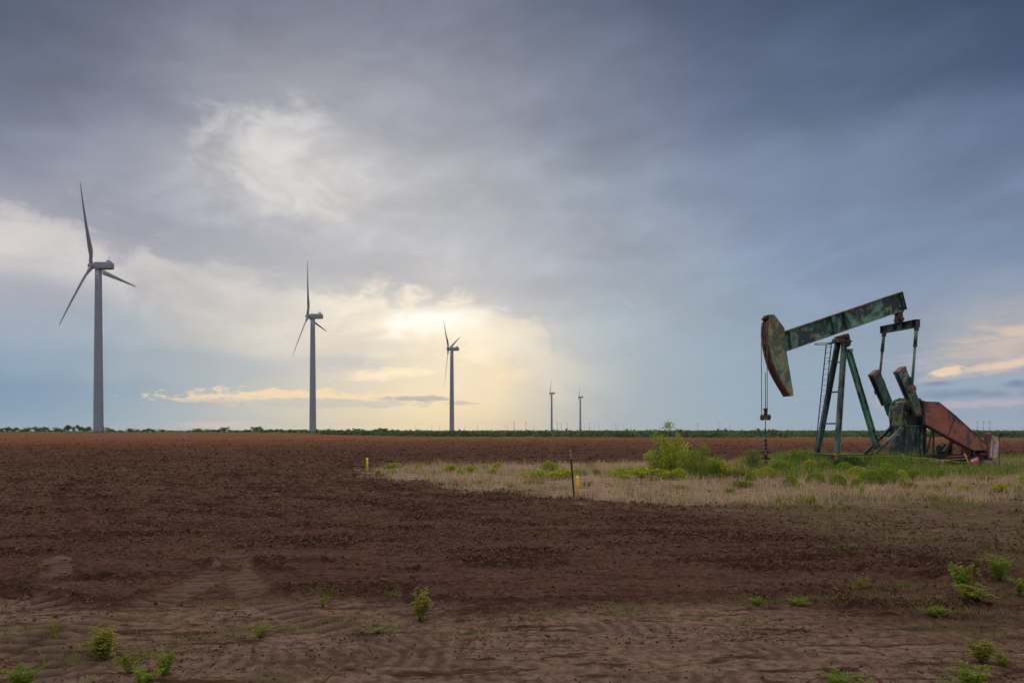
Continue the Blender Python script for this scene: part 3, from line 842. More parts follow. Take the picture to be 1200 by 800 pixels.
# round bright bushes by the pump:   (px, base py, width px, height px, kind)
round_protos = [bush('round_bush', 1.0, 1.0, 3400, .055, M['leaf_round'], 11, True), bush('round_bush', 1.0, 1.0, 3400, .055, M['leaf_bright'], 12, True)]
ROUND = [(966,555,22,12,0),(955,565,18,9,0),(982,568,20,10,0),(1005,563,22,13,1),(1020,567,24,13,0),(1038,566,24,14,0),(1055,566,20,12,1),(1072,563,20,11,0),(1004,571,12,8,0),(927,570,16,10,0),(938,573,10,7,1),
         (1100,560,16,8,0),(990,556,26,11,0),(1040,556,26,11,0),(900,560,16,10,1),(915,556,22,12,0),(880,563,14,8,0),(948,553,20,11,1)]
ROUND.sort()
use = [False, False]
for i, (px, py, w, h, k) in enumerate(ROUND):
    x, y = gp(px, py); s = y/F
    place(round_protos[k], use[k], (x, y, ground_z(x,y)-.02), rnd.random()*6, (w*s/2*1.4, w*s/2*1.2, h*s*1.3),
          'rounded green mound bush before the pump, %s from the wellhead' % ordn(i), 'bush', 'mound bushes before the pump')
    use[k] = True

# low yellow-flowered weeds along the straw strip
weed_protos = [bush('flowering_weed', 1.0, 1.0, 1500, .075, M['leaf_bright'], 21, False, 6, flowers=160), bush('flowering_weed', 1.0, 1.0, 1300, .075, M['leaf_bright'], 22, False, 6, flowers=60), bush('flowering_weed', 1.0, 1.0, 1200, .08, M['leaf_weed'], 23, False, 6)]
WEED = [(460,549,18,7,0),(442,557,8,6,1),(459,555,14,5,1),(490,550,9,8,0),(527,554,14,9,1),(540,556,12,6,1),(553,555,16,9,1),(576,555,16,6,0),(582,550,11,10,0),(566,549,10,5,1),(509,548,9,4,2),
        (612,560,22,8,0),(632,562,30,11,1),(655,561,34,12,0),(680,557,22,8,1),(650,552,20,9,1),(640,552,10,11,1),(628,567,20,6,2),(700,556,16,6,2),
        (725,558,34,10,0),(748,559,34,11,1),(770,560,30,12,0),(790,562,26,12,1),(735,561,20,6,0),(765,563,18,7,2),(860,560,30,12,2),(876,557,20,10,2),(868,571,22,9,2),(890,560,22,11,0),
        (1010,576,10,8,1),(1095,573,14,6,1),(1110,571,12,9,0),(1130,574,16,6,1),(1168,577,20,9,1),(1190,572,18,7,0),(1092,586,12,6,2),(912,590,8,8,1),(939,590,6,9,0),(950,590,14,9,2),(1062,572,16,8,2),(1150,563,18,6,2),(1095,581,16,4,1),(560,566,14,4,2),(600,570,20,4,2),(690,569,20,5,2),(800,573,16,5,2),(1205,566,20,9,1),(855,577,12,5,2)]
WEED.sort()
use = [False]*3
for i, (px, py, w, h, k) in enumerate(WEED):
    x, y = gp(px, py); s = y/F
    place(weed_protos[k], use[k], (x, y, ground_z(x,y)-.01), rnd.random()*6, (w*s/2*1.45, w*s/2*1.2, h*s*1.35),
          'low yellow-green weed on the straw strip, %s from the lone yellow marker' % ordn(i), 'weed', 'weeds along the straw strip')
    use[k] = True

# big feathery shrub clump on the strip
def shrub(name, stems, mat, seed, leaf=.05, per=260, spread=.22, top=None):
    """upright open shrub: branches in local metres, each with its own leaf spray"""
    rg_ = np.random.default_rng(seed); rr = random.Random(seed)
    root = empty(name); mb = MB(); Cs = []
    for (x, y, h, r) in stems:
        pts = [Vector((x*.25, y*.25, -.03)), Vector((x*.6, y*.6, h*.4)), Vector((x, y, h*.97))]
        mb.tube(pts[0], pts[1], .022*h/2, .014*h/2, 5); mb.tube(pts[1], pts[2], .014*h/2, .004, 5)
        n = int(per*h)
        t = rg_.random(n)**.75
        t = .12+t*.9
        base = np.array([np.interp(t, [0,.4,1], [p[c] for p in pts]) for c in range(3)]).T
        wv = (r*(.45+.9*np.sin(np.clip(t,0,1)*PI*.9)**.7))[:,None]
        # leaf clumps rather than an even spray
        cid = rg_.integers(0, 16, n); off = rg_.normal(size=(16,3))*.55
        Cs.append(base+(off[cid]+rg_.normal(size=(n,3))*.32)*wv*np.array([1,1,.7]))
    C = np.concatenate(Cs); C[:,2] = np.maximum(C[:,2], .03)
    if top is not None: C = np.concatenate([C, top])
    V = rand_rot_quads(C, leaf*(.5+.9*rg_.random(len(C))), rg_, .8, .3)
    mesh_np('foliage', V, quads_idx(len(C)), mat, root)
    mb.build('stem', M['stem'], root)
    return root
def spread_stems(n, R_, h0, h1, r, seed):
    q = random.Random(seed); out = []
    for i in range(n):
        a = 2*PI*i/n+q.random(); d = R_*q.uniform(.2,1); h = q.uniform(h0,h1)*(1-.35*d/R_)
        out.append((math.cos(a)*d, math.sin(a)*d*.8, h, r*q.uniform(.7,1.2)))
    return out
def pos(px, py): 
    x, y = gp(px, py); return (x, y, ground_z(x, y))
s1 = shrub('tall_shrub', spread_stems(17, .95, .8, 1.9, .17, 5), M['leaf_bright'], 31, .042, 330, top=np.random.default_rng(3).normal(size=(190,3))*np.array([.11,.1,.10])+np.array([-.14,0,2.02]))
s1.location = pos(787, 558); tag(s1, 'tall bright yellow-green shrub with a single high sprig, beside the straw strip', 'shrub', 'feathery shrubs on the strip')
s2 = shrub('tall_shrub', spread_stems(17, 1.0, .7, 1.55, .17, 6), M['leaf_round'], 32, .036, 300)
s2.location = pos(819, 561); tag(s2, 'feathery olive shrub with dark stems standing behind the yellow-green one', 'shrub', 'feathery shrubs on the strip')
s3 = shrub('tall_shrub', spread_stems(9, .5, 1.0, 1.75, .12, 8), M['leaf_mesq'], 33, .032, 300)
s3.location = pos(769, 556); tag(s3, 'slim grey-green shrub with open branches, beside the tallest yellow-green shrub', 'shrub', 'feathery shrubs on the strip')
s4 = shrub('round_shrub', spread_stems(16, .55, .5, .8, .16, 44), M['leaf_bright'], 34, .045, 420); s4.location = pos(838, 560)
tag(s4, 'dense rounded lime green shrub at the foot of the feathery shrubs', 'shrub', 'feathery shrubs on the strip')
s5 = shrub('sapling', spread_stems(6, .35, .9, 1.25, .17, 9), M['leaf_mesq'], 35, .035, 380); s5.location = pos(882, 553)
tag(s5, 'thin grey-green sapling growing just before the wellhead', 'sapling')
s6 = bush('dark_shrub', 1.0, .95, 3400, .06, M['leaf_dark'], 36, True); s6.location = pos(993, 554); s6.scale = (.85,.7,.75)
tag(s6, 'dark green leafy shrub directly below the ladder of the pump', 'shrub')
s7 = shrub('dark_shrub', spread_stems(12, 1.3, .6, 1.0, .28, 12), M['leaf_round'], 37, .05, 700); s7.location = pos(945, 545)
tag(s7, 'loose green weed clump between the wellhead and the pump ladder', 'shrub')
s8 = shrub('dark_shrub', spread_stems(16, 2.0, .5, .85, .3, 13), M['leaf_dark'], 38, .055, 700); s8.location = pos(1055, 544)
tag(s8, 'wide dark green weed clump under the gearbox of the pump', 'shrub')
s9 = shrub('dark_shrub', spread_stems(12, 1.4, .4, .75, .26, 14), M['leaf_dark'], 39, .055, 600); s9.location = pos(1105, 544)
tag(s9, 'dark green weeds behind the yellow rope below the belt guard', 'shrub')
# the leafy sprig standing out at the top of the clump
def sprig():
    mb = MB(); mb.tube((0,0,0), (.02,.0,.6), .008, .004, 5)
    rg_ = np.random.default_rng(3)
    o = mb.build('stem', M['stem'], s1); o.location = (-.08, 0, 1.45)
    C = rg_.normal(size=(90,3))*np.array([.07,.07,.12])+np.array([-.62,0,1.55])
    C2 = rg_.normal(size=(130,3))*np.array([.22,.2,.16])+np.array([.0,-.3,1.35])
    C3 = rg_.normal(size=(90,3))*np.array([.12,.12,.12])+np.array([.55,-.2,1.15])
    C = np.concatenate([C, C2, C3])
    mesh_np('blossoms', rand_rot_quads(C, .04, rg_, 1.2), quads_idx(len(C)), M['leaf_bright'], s1)
sprig()

# foreground weeds
def weed(name, h, nst, per, leaf, mat, seed, spread=.5):
    rg_ = np.random.default_rng(seed); rr = random.Random(seed)
    root = empty(name); mb = MB(); Cs = []; As = []
    for i in range(nst):
        a = rr.random()*2*PI; q = spread*rr.uniform(.2,1)*h; hh = h*rr.uniform(.55,1)
        p0 = Vector((0,0,-.01)); p1 = Vector((math.cos(a)*q*.4, math.sin(a)*q*.4, hh*.55)); p2 = Vector((math.cos(a)*q, math.sin(a)*q, hh))
        mb.tube(p0, p1, .0035, .0025, 5); mb.tube(p1, p2, .0025, .001, 5)
        for k in range(per):
            t = rr.uniform(.25,1); b = (p0.lerp(p1, t/.55) if t < .55 else p1.lerp(p2, (t-.55)/.45))
            az_ = rr.random()*2*PI; l = leaf*rr.uniform(.6,1.3)
            # a small compound leaf: stalk with paired leaflets
            d = Vector((math.cos(az_), math.sin(az_), rr.uniform(-.2,.7))).normalized()
            for m_ in range(5):
                for sgn in (-1, 1):
                    side = d.cross(Vector((0,0,1))).normalized()*sgn
                    c = b+d*l*(m_+1)/5+side*l*.22
                    Cs.append(c); As.append((d*.5+side).normalized())
    C = np.array([tuple(c) for c in Cs]); a = np.array([tuple(c) for c in As])
    n = len(C)
    b_ = rg_.normal(size=(n,3)); b_ -= (a*b_).sum(1)[:,None]*a; b_ /= np.linalg.norm(b_,axis=1)[:,None]
    s = (leaf*.24*rg_.uniform(.7,1.3,n))[:,None]
    V = np.stack([C-a*s, C+b_*s*.45, C+a*s, C-b_*s*.45],1).reshape(-1,3)
    mesh_np('foliage', V, quads_idx(n), mat, root)
    mb.build('stem', M['stem'], root)
    return root
wp = [weed('leafy_weed', .3, 12, 16, .055, M['leaf_weed'], 51), weed('leafy_weed', .3, 15, 18, .05, M['leaf_round'], 52, .8), weed('leafy_weed', .28, 9, 14, .05, M['leaf_weed'], 53, .9)]
FORE = [(492,727,30,34,0,'lone forked sapling weed on the bare tyre-marked soil'),
        (118,772,40,36,0,'ragged yellow-green weed in the lower corner nearest the tallest turbine'),
        (152,790,30,30,2,'sprawling thin weed just beside the ragged yellow-green one'),
        (192,792,34,28,1,'fresh green broadleaf weed by the wheel rut'),
        (170,806,40,24,1,'dense green weed cut by the bottom of the picture near the wheel rut'),
        (28,806,40,26,1,'low green weed in the bottom corner below the tallest turbine'),
        (100,812,30,20,2,'small weed sprig at the bottom edge between two larger weeds'),
        (305,746,30,16,2,'flat olive weed between wheel ruts'),
        (62,748,14,24,2,'single thin yellowish stalk weed beside the rutted track'),
        (1010,692,18,18,2,'small round weed on the soil well below the mound bushes'),
        (1126,698,36,34,1,'bushy green weed among dry stalks, taller of the nearby pair'),
        (1172,682,34,28,1,'bushy green weed beside its slightly larger twin at the picture edge'),
        (1195,700,24,20,1,'weed half hidden at the picture edge behind its bushy twins'),
        (1142,706,40,18,0,'olive weed spreading at the feet of the two bushy green weeds'),
        (938,711,26,10,1,'low grassy green tuft weed on the ridge of the vehicle way'),
        (888,709,18,9,1,'smaller low green weed on the ridge of the vehicle way'),
        (1095,722,30,10,1,'flat green weed on the verge under the bushy pair'),
        (1150,776,30,24,0,'slender green weed near the bottom corner below the pump'),
        (1176,780,18,14,0,'short weed sprig next to the slender corner weed'),
        (1142,812,50,32,1,'large leafy weed at the bottom corner below the pump'),
        (1108,812,26,18,1,'small leafy weed beside the large one at the bottom corner'),
        (985,812,40,26,1,'bright weed cut by the bottom edge, farther from the corner'),
        (1020,815,36,20,1,'low bright weed joined to its neighbour on the bottom edge'),
        (378,712,16,14,2,'tiny olive weed near the fork of the wheel tracks'),
        (440,743,26,10,2,'flat yellowish weed behind the lone sapling weed')]
use = [False]*3
for (px, py, w, h, k, lab) in FORE:
    x, y = gp(px, py); s = y/F
    place(wp[k], use[k], (x, y, ground_z(x,y)-.01), rnd.random()*6, (w*s/(.22 if k == 0 else .34), w*s/(.22 if k == 0 else .34)*.8, h*s/.25), lab, 'weed', 'weeds on the near soil')
    use[k] = True

# ------------------------------------------------------------------ distant scrub
def scrub_mass(name, pts, mat, per, label):
    """pts: (x,y,z,width,height)"""
    pts = np.array(pts); n = len(pts)
    k = np.repeat(np.arange(n), per)
    N = len(k)
    lob = rng.normal(size=(n, 5, 3))*np.array([.5,.5,.22])
    li = rng.integers(0,5,N)
    d = rng.normal(size=(N,3)); d /= np.linalg.norm(d,axis=1)[:,None]
    q = lob[k,li]+d*(.28+.2*rng.random(N))[:,None]*np.array([1,1,.9])
    w = pts[k,3]; h = pts[k,4]
    C = np.stack([pts[k,0]+q[:,0]*w*.5, pts[k,1]+q[:,1]*w*.5, pts[k,2]+np.clip(.45+q[:,2]*.62, .02, 1.1)*h],1)
    V = rand_rot_quads(C, (.20*h*(.6+.8*rng.random(N))), rng, 1.3, .3)
    o = mesh_np(name, V, quads_idx(N), mat)
    tag(o, label, 'scrub', kind='stuff'); return o
pts = []
for i in range(5200):
    px = rnd.uniform(380, 1290)
    t = rnd.random()
    d = 222*(1500/222)**(t**1.25)
    if px < 640: d0 = 222+max(0, (640-px))/640*190; d = max(d, d0*rnd.uniform(1,1.1))
    x = (px-600)/F*d
    z = float(rise(np.array([x]), np.array([d]))[0])
    hgt = rnd.uniform(.8, 1.9)*(1+d/1700)*(1.3 if rnd.random() < .08 else 1)
    pts.append((x, d, z, hgt*rnd.uniform(1.4,3), hgt))
scrub_mass('scrub', pts, M['leaf_far'], 34, 'far dark green belt of scrub bushes along the whole horizon')
# far woodland hiding the last of the plain
pts = []
for i in range(2600):
    px = rnd.uniform(-140, 1400); d = rnd.uniform(1600, 5200)
    x = (px-600)/F*d
    pts.append((x, d, 0, rnd.uniform(14,40), rnd.uniform(2.6, 5.0)*(1+d/5200)*(.75 if px < 440 else 1)))
scrub_mass('woodland', pts, M['leaf_far'], 10, 'hazy line of woodland at the very edge of the plain')

# individual low trees behind the field at the turbine side
def small_tree(name, seed, mat):
    rg_ = np.random.default_rng(seed); rr = random.Random(seed)
    root = empty(name); mb = MB()
    tips = []
    mb.tube((0,0,-.05), (.03,.02,.32), .035, .025, 6)
    for i in range(8):
        a = 2*PI*i/8+rr.random(); q = rr.uniform(.1,.42); p = Vector((math.cos(a)*q, math.sin(a)*q, rr.uniform(.32,.86)))
        mb.tube((.03,.02,.28), p, .02, .008, 5); tips.append(p)
    mb.build('trunk', M['stem'], root)
    C = []
    for p in tips:
        for j in range(3):
            c = np.array(p)+rg_.normal(size=3)*np.array([.10,.10,.09])
            d = rg_.normal(size=(46,3)); d /= np.linalg.norm(d,axis=1)[:,None]
            C.append(c+d*(.05+.13*rg_.random((46,1)))*np.array([1.2,1.2,.9]))
    C = np.concatenate(C)
    mesh_np('crown', rand_rot_quads(C, .05*(.6+.8*rg_.random(len(C))), rg_, 1.2, .3), quads_idx(len(C)), mat, root)
    return root
tp = [small_tree('mesquite_tree', 61, M['leaf_left']), small_tree('mesquite_tree', 62, M['leaf_left']), small_tree('mesquite_tree', 63, M['leaf_mesq'])]
use = [False]*3
TR = [(2,7,5),(9,10,7),(17,11,6),(25,8,4),(31,12,6),(42,10,7),(47,6,4),(52,11,7),(58,6,4),(66,9,6),(72,9,5),(80,11,9),(86,6,7),(93,10,9),(99,6,5),(103,11,7),(128,10,6),(134,6,3),(142,7,3),(153,11,5),(160,7,4),(166,6,3),(173,12,5),(180,8,4),(190,10,4),(200,8,3),(212,6,2.5),(221,8,3),
      (230,12,5),(236,9,4),(243,8,4),(250,10,4),(256,9,4),(263,12,7),(270,8,4),(277,10,3.5),(286,9,4),(292,8,4),(300,12,8),(306,8,6),(310,9,4),(317,8,5),(323,9,5),(331,10,5),(339,9,5),(346,10,5),(353,9,5),(360,9,5),(372,8,5),(379,9,5),(386,8,6),(393,9,5),(401,8,5),(410,9,6),(418,10,7),(427,8,6),(436,9,5),(444,10,7),(450,11,8),(458,9,6),(466,10,6),(474,9,5)]
for i, (px, w, h) in enumerate(TR):
    d = 392+rnd.uniform(0, 30) if px < 330 else 380+rnd.uniform(0,20)
    x = (px-600)/F*d; z = float(rise(np.array([x]), np.array([d]))[0]); s = d/F
    k = rnd.randrange(3)
    place(tp[k], use[k], (x, d, z), rnd.random()*6, (w*s*.95, w*s*.95, h*s*.95),
          'low mesquite tree edging the field, %s in the row running past the tallest turbine' % ordn(i), 'tree', 'mesquite trees behind the field')
    use[k] = True
# undergrowth between them
pts = []
for i in range(900):
    px = rnd.uniform(-40, 500); d = rnd.uniform(400, 620)
    if px < 225 and rnd.random() < .55: continue
    x = (px-600)/F*d; z = float(rise(np.array([x]), np.array([d]))[0])
    hgt = rnd.uniform(.6, 1.3)*(1.5 if px > 300 else 1)
    pts.append((x, d, z, hgt*3, hgt))
scrub_mass('undergrowth', pts, M['leaf_left'], 16, 'pale low undergrowth between the mesquite trees')

# ------------------------------------------------------------------ wind turbines
ROT_N = rad(-83)       # direction the rotors face, from +Y towards +X
def blade_mesh(R_=38.5):
    """blade along +Z, chord along X, with taper, twist and a slight pre-bend in +Y"""
    secs = []
    prof = [(-.5,0),(-.35,.5),(0,.62),(.3,.42),(.5,.03),(.3,-.2),(0,-.35),(-.35,-.4)]
    for t in np.linspace(0, 1, 22):
        if t < .2: c = 1.8+(2.9-1.8)*sstep(np.array(t), .03, .2)
        else: c = 2.9*(1-.80*((t-.2)/.8)**.85)
        if t > .97: c *= .55
        th = 1.9*(1-sstep(np.array(t), 0, .22))+.0
        thick = max(float(th), c*.20*(1-.4*t))
        tw = -rad(16*(1-t)**2+6)
        bend = -1.0*t*t
        off = -.18*c*min(1, t*5)
        ring = []
        for (a, b) in prof:
            x = (a*c-off*0+ (.22*c if t > .05 else 0)); y = b*thick
            ring.append((x*math.cos(tw)-y*math.sin(tw), x*math.sin(tw)+y*math.cos(tw)+bend, 1.0+t*(R_-1)))
        secs.append(ring)
    mb = MB(); n = 8
    vs = [p for r_ in secs for p in r_]
    fs = [(i*n+k, i*n+(k+1)%n, (i+1)*n+(k+1)%n, (i+1)*n+k) for i in range(len(secs)-1) for k in range(n)]
    mb.add(vs, fs, True); mb.add(secs[-1], [tuple(range(n))])
    return mb
def lathe(mb, pr, n=40, axis='z'):
    vs = []
    for (r, h) in pr:
        for k in range(n):
            a = 2*PI*k/n
            vs.append((r*math.cos(a), r*math.sin(a), h) if axis == 'z' else (r*math.cos(a), h, r*math.sin(a)))
    fs = [(i*n+k, i*n+(k+1)%n, (i+1)*n+(k+1)%n, (i+1)*n+k) for i in range(len(pr)-1) for k in range(n)]
    b0 = len(mb.v); mb.add(vs, fs, True); m_ = len(pr)
    mb.f += [tuple(b0+k for k in range(n)), tuple(b0+(m_-1)*n+k for k in range(n))]; mb.sm += [False, False]
    return mb
HUBZ = 80.0
def make_turbine():
    root = empty('wind_turbine')
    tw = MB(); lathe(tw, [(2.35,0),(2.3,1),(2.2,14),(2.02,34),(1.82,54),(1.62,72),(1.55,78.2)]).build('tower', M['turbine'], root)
    mb = MB()
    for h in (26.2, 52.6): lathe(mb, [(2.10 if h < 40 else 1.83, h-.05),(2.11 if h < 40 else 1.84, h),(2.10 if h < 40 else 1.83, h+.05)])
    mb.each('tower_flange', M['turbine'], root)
    mb = MB(); mb.box(-.55,.55,-2.62,-2.2,.6,2.8); mb.build('tower_door', M['turbineglass'], root)
    mb = MB(); mb.box(-3,3,-3,3,-.6,.06); mb.build('foundation', M['concrete'], root)
    # nacelle: rotor side is +Y locally
    nb = MB()
    prof = [(-1.75,-1.6),(1.75,-1.6),(1.85,-.6),(1.75,1.3),(1.3,1.75),(-1.3,1.75),(-1.75,1.3),(-1.85,-.6)]
    ys = [(-6.9,.80),(-6.5,.94),(-2,1.0),(.9,1.0),(1.6,.88)]
    vs = [(x*s, y, HUBZ+.1+z*s) for y, s in ys for x, z in prof]; n = 8
    fs = [(i*n+k, i*n+(k+1)%n, (i+1)*n+(k+1)%n, (i+1)*n+k) for i in range(len(ys)-1) for k in range(n)]
    nb.add(vs, fs); nb.add(vs[:8], [tuple(range(8))]); nb.add(vs[-8:], [tuple(range(8))])
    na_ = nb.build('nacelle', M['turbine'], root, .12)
    mb = MB(); mb.box(-.7,.7,-6.0,-4.2,HUBZ+1.85,HUBZ+2.5); mb.box(-.06,.06,-5.3,-5.2,HUBZ+2.5,HUBZ+4.6); mb.tube((0,-4.6,HUBZ+2.5),(0,-4.6,HUBZ+3.6),.07)
    mb.build('weather_mast', M['turbineglass'], na_)
    # rotor
    rt = bpy.data.objects.new('rotor', None); COL.objects.link(rt); rt.parent = root
    rt.location = (0, 3.2, HUBZ+.3)
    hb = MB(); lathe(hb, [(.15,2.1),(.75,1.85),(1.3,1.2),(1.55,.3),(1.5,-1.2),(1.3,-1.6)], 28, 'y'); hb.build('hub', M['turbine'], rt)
    bm_ = blade_mesh()
    for k in range(3):
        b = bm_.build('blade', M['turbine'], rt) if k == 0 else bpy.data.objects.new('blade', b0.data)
        if k == 0: b0 = b
        else: COL.objects.link(b); b.parent = rt
        b.rotation_euler = (0, rad(120*k), 0)
    return root
turb = make_turbine()
TURB = [(115.5, 505.6, 311, -26, 'tallest white wind turbine, the nearest of the row, above the empty field'),
        (366.5, 504.6, 369, -22, 'second tallest white wind turbine, standing behind the pale scrub'),
        (529.5, 505.2, 407.5, -54, 'mid-sized white wind turbine in front of the warm glow, one blade pointing down'),
        (646.5, 505.5, 460.5, -16, 'slim grey wind turbine, the nearer of the small pair'),
        (680, 505.5, 465, -20, 'slim grey wind turbine, the shorter and farther of the small pair')]
GROUP_T = 'row of white wind turbines'
for i, (px, by, hy, th, lab) in enumerate(TURB):
    o = turb if i == 0 else copy_tree(turb)
    d = HUBZ*F/(by-hy)
    x = (px-600)/F*d
    z = H-(by-HY)/F*d-.2
    z = min(z, 1.2)
    zg = float(rise(np.array([x]), np.array([d]))[0])
    z = max(min(z, zg+.4), zg-.3)
    o.location = (x, d, z)
    o.rotation_euler = (0, 0, rad((87.5, 85, 80, 82, 82)[i]))
    rt = [c for c in o.children if c.name.startswith('rotor')][0]
    # local rotor frame: +Y faces the wind; picture-clockwise angle seen from the camera behind the rotor
    rt.rotation_euler = Euler((rad(5), 0, 0)).to_matrix().to_4x4().to_euler()
    rt.rotation_euler = (Matrix.Rotation(rad(6), 3, 'X') @ Matrix.Rotation(rad(th), 3, 'Y')).to_euler()
    tag(o, lab, 'wind turbine', GROUP_T)
# the tiny ones on the horizon: single meshes, far too small to show parts
def tiny_turbine():
    mb = MB()
    mb.tube((0,0,0),(0,0,79),2.3,1.5,10); mb.box(-1.8,1.8,-7,3,78.6,82)
    me = blade_mesh(38.5)
    for k in range(3):
        R3 = Matrix.Rotation(rad(120*k), 3, 'Y')
        vs = [R3 @ Vector(v)+Vector((0,4.3,80)) for v in me.v]
        mb.add(vs, me.f, True)
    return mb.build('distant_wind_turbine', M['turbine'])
tt = tiny_turbine()
TINY = [(487,500.5),(506,500),(515,500),(544,500),(559.5,499),(591.7,500),(594.3,500),(602.5,495.3),(616.5,496),(626,499.4),(643,499.5),(653,496.5),(658,497),(664.7,497),(684.7,499.5),(691,497),(696.7,499.5),(702,498),
        (721.7,497.5),(723.3,499.5),(731,499),(739.3,499.6),(758,500),(773,500),(794,500),(799,499.8),(818,496.8),(843.6,497),(855,498),(951,499),(1145.7,494.5),(1152.4,494.5),(1159.8,494.5)]
for i, (px, hy) in enumerate(TINY):
    o = tt if i == 0 else tt.copy()
    if i: COL.objects.link(o)
    d = HUBZ*F/(506.2-hy); x = (px-600)/F*d
    o.location = (x, d, -1); o.rotation_euler = (0,0,-ROT_N+rnd.uniform(-.2,.2))
    tag(o, 'tiny horizon wind turbine, %s in the distant line from the glow to the pump' % ordn(i), 'wind turbine', 'tiny wind turbines on the horizon')

# hazy town blocks far behind the pump, and a small red and white oil lattice rig in the scrub
def far_things():
    for i, (px, top, w) in enumerate([(1086,503.0,1.6),(1089.3,502.6,1.8),(1092,503.3,1.5)]):
        d = 5600; s = d/F; x = (px-600)/F*d
        root = empty('tower_block', (x, d, 0))
        hgt = H+(HY-top)*s
        MB().box(-w*s/2,w*s/2,-6,6,0,hgt).build('wall', M['town'], root)
        mb = MB(); mb.box(-w*s/3,w*s/3,-4,4,hgt,hgt+2.2); mb.build('roof', M['town'], root)
        tag(root, ['pale blue far block on the skyline, nearest the gearbox','middle block of the three far pale blue ones','pale blue far block on the skyline, nearest the belt guard'][i], 'building', 'far town blocks')
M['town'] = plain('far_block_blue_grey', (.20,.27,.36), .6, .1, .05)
far_things()
def lattice():
    d = 300; s = d/F; x = (592.5-600)/F*d
    root = empty('pump_marker_frame', (x, d, 0))
    tag(root, 'tiny red and white frame standing in the distant scrub', 'frame')
    hgt = H+(HY-504.6)*s
    for sx in (-1,1):
        MB().bar((sx*.75*s*1.2,0,0),(sx*.35*s,0,hgt),(1,0,0),.10,.10).build('leg', M['signwhite'], root)
    mb = MB(); mb.bar((-.75*s,0,hgt*.25),(.75*s,0,hgt*.25),(0,1,0),.1,.1); mb.build('cross_bar', M['signwhite'], root)
    mb = MB(); mb.box(-1.6*s,1.6*s,-.2,.2,hgt,hgt+.22); mb.build('top_beam', M['signred'], root)
lattice()

# ------------------------------------------------------------------ field markers
def at_ground(px, py):
    x, y = gp(px, py); return (x, y, ground_z(x, y))
def tpost():
    b = at_ground(673.5, 583.5); Yd = b[1]; s = Yd/F
    root = empty('fence_post', b); tag(root, 'dark leaning steel fence post beside the yellow marker', 'post')
    top = Vector((-5.2*s, .05, 56.5*s)); base = Vector((0,0,-.2))
    k = top*.80
    mb = MB(); mb.bar(base, k, (1,0,0), .046, .008); mb.bar(base+Vector((0,-.022,0)), k+Vector((0,-.022,0)), (0,1,0), .035, .008)
    n = 18
    for i in range(n):
        p = base.lerp(k, (i+.5)/n)+Vector((0,-.043,0)); mb.box(p.x-.011,p.x+.011,p.y-.007,p.y+.006,p.z-.008,p.z+.008)
    mb.build('post_shaft', M['post'], root)
    mb = MB(); mb.bar(k, top, (1,0,0), .046, .009); mb.bar(k+Vector((0,-.022,0)), top+Vector((0,-.022,0)), (0,1,0), .035, .009)
    mb.build('post_tip', M['posttip'], root)
tpost()
def marker(px, py, h, label, w):
    b = at_ground(px, py); s = b[1]/F
    o = empty('marker_post', b); tag(o, label, 'marker post', 'yellow marker posts')
    mb = MB(); n = 14
    lathe(mb, [(w/2, -.15), (w/2, h*s*.93), (w/2*.9, h*s*.985), (w/2*.45, h*s)], 16)
    mb.build('tube', M['yellow'], o)
    mb = MB(); lathe(mb, [(w/2+.002, h*s*.86), (w/2+.003, h*s*.87), (w/2+.002, h*s*.88)], 16); mb.build('collar', M['yrope'], o)
marker(676.6, 581.5, 23.5, 'short yellow marker post beside the leaning steel post', .082)
marker(430.3, 552.5, 15.5, 'lone short yellow marker post at the tip of the straw strip', .10)

# ------------------------------------------------------------------ wellhead (local metres)
OX, OY = gp(897, 549)
def wellhead():
    root = empty('wellhead', (OX, OY, 0)); root.scale = (.72,.72,1); tag(root, 'rusty red wellhead with side valves standing in green weeds', 'wellhead')
    m = M['wellrust']
    mb = MB(); lathe(mb, [(.13,0),(.13,.3),(.17,.31),(.17,.36),(.09,.37),(.09,.62),(.16,.63),(.16,.68),(.08,.69),(.08,.98)], 16); mb.build('casing', m, root)
    mb = MB(); lathe(mb, [(.13,.985),(.13,1.02),(.09,1.03),(.09,1.14),(.13,1.15),(.13,1.2),(.075,1.21),(.075,1.36),(.10,1.37),(.10,1.42),(.05,1.43),(.045,1.55)], 16); mb.build('stuffing_box', m, root)
    for z, sx, L in ((.50,-1,.42),(.80,-1,.38),(.80,1,.28),(.5,1,.25)):
        mb = MB(); mb.tube((0,0,z),(sx*L,-.05*sx,z),.035); mb.tube((sx*L*.5-.05,0,z),(sx*L*.5+.05,0,z),.07); mb.tube((sx*L*.5,0,z),(sx*L*.5,0,z+.14),.02); lathe_ = MB()
        mb.tube((sx*L-.03,-.05*sx,z),(sx*L+.03,-.05*sx,z),.07)
        v = mb.build('valve', m, root)
        hw = MB(); hw.tube((sx*L*.5,0,z+.14),(sx*L*.5,0,z+.16),.075,n=14); hw.build('hand_wheel', m, v)
    mb = MB(); mb.path([(-.45,-.05,.8),(-.47,-.05,.3),(-.5,-.05,.02),(-1.3,.3,.03)], .03); mb.build('flow_line', m, root)
wellhead()

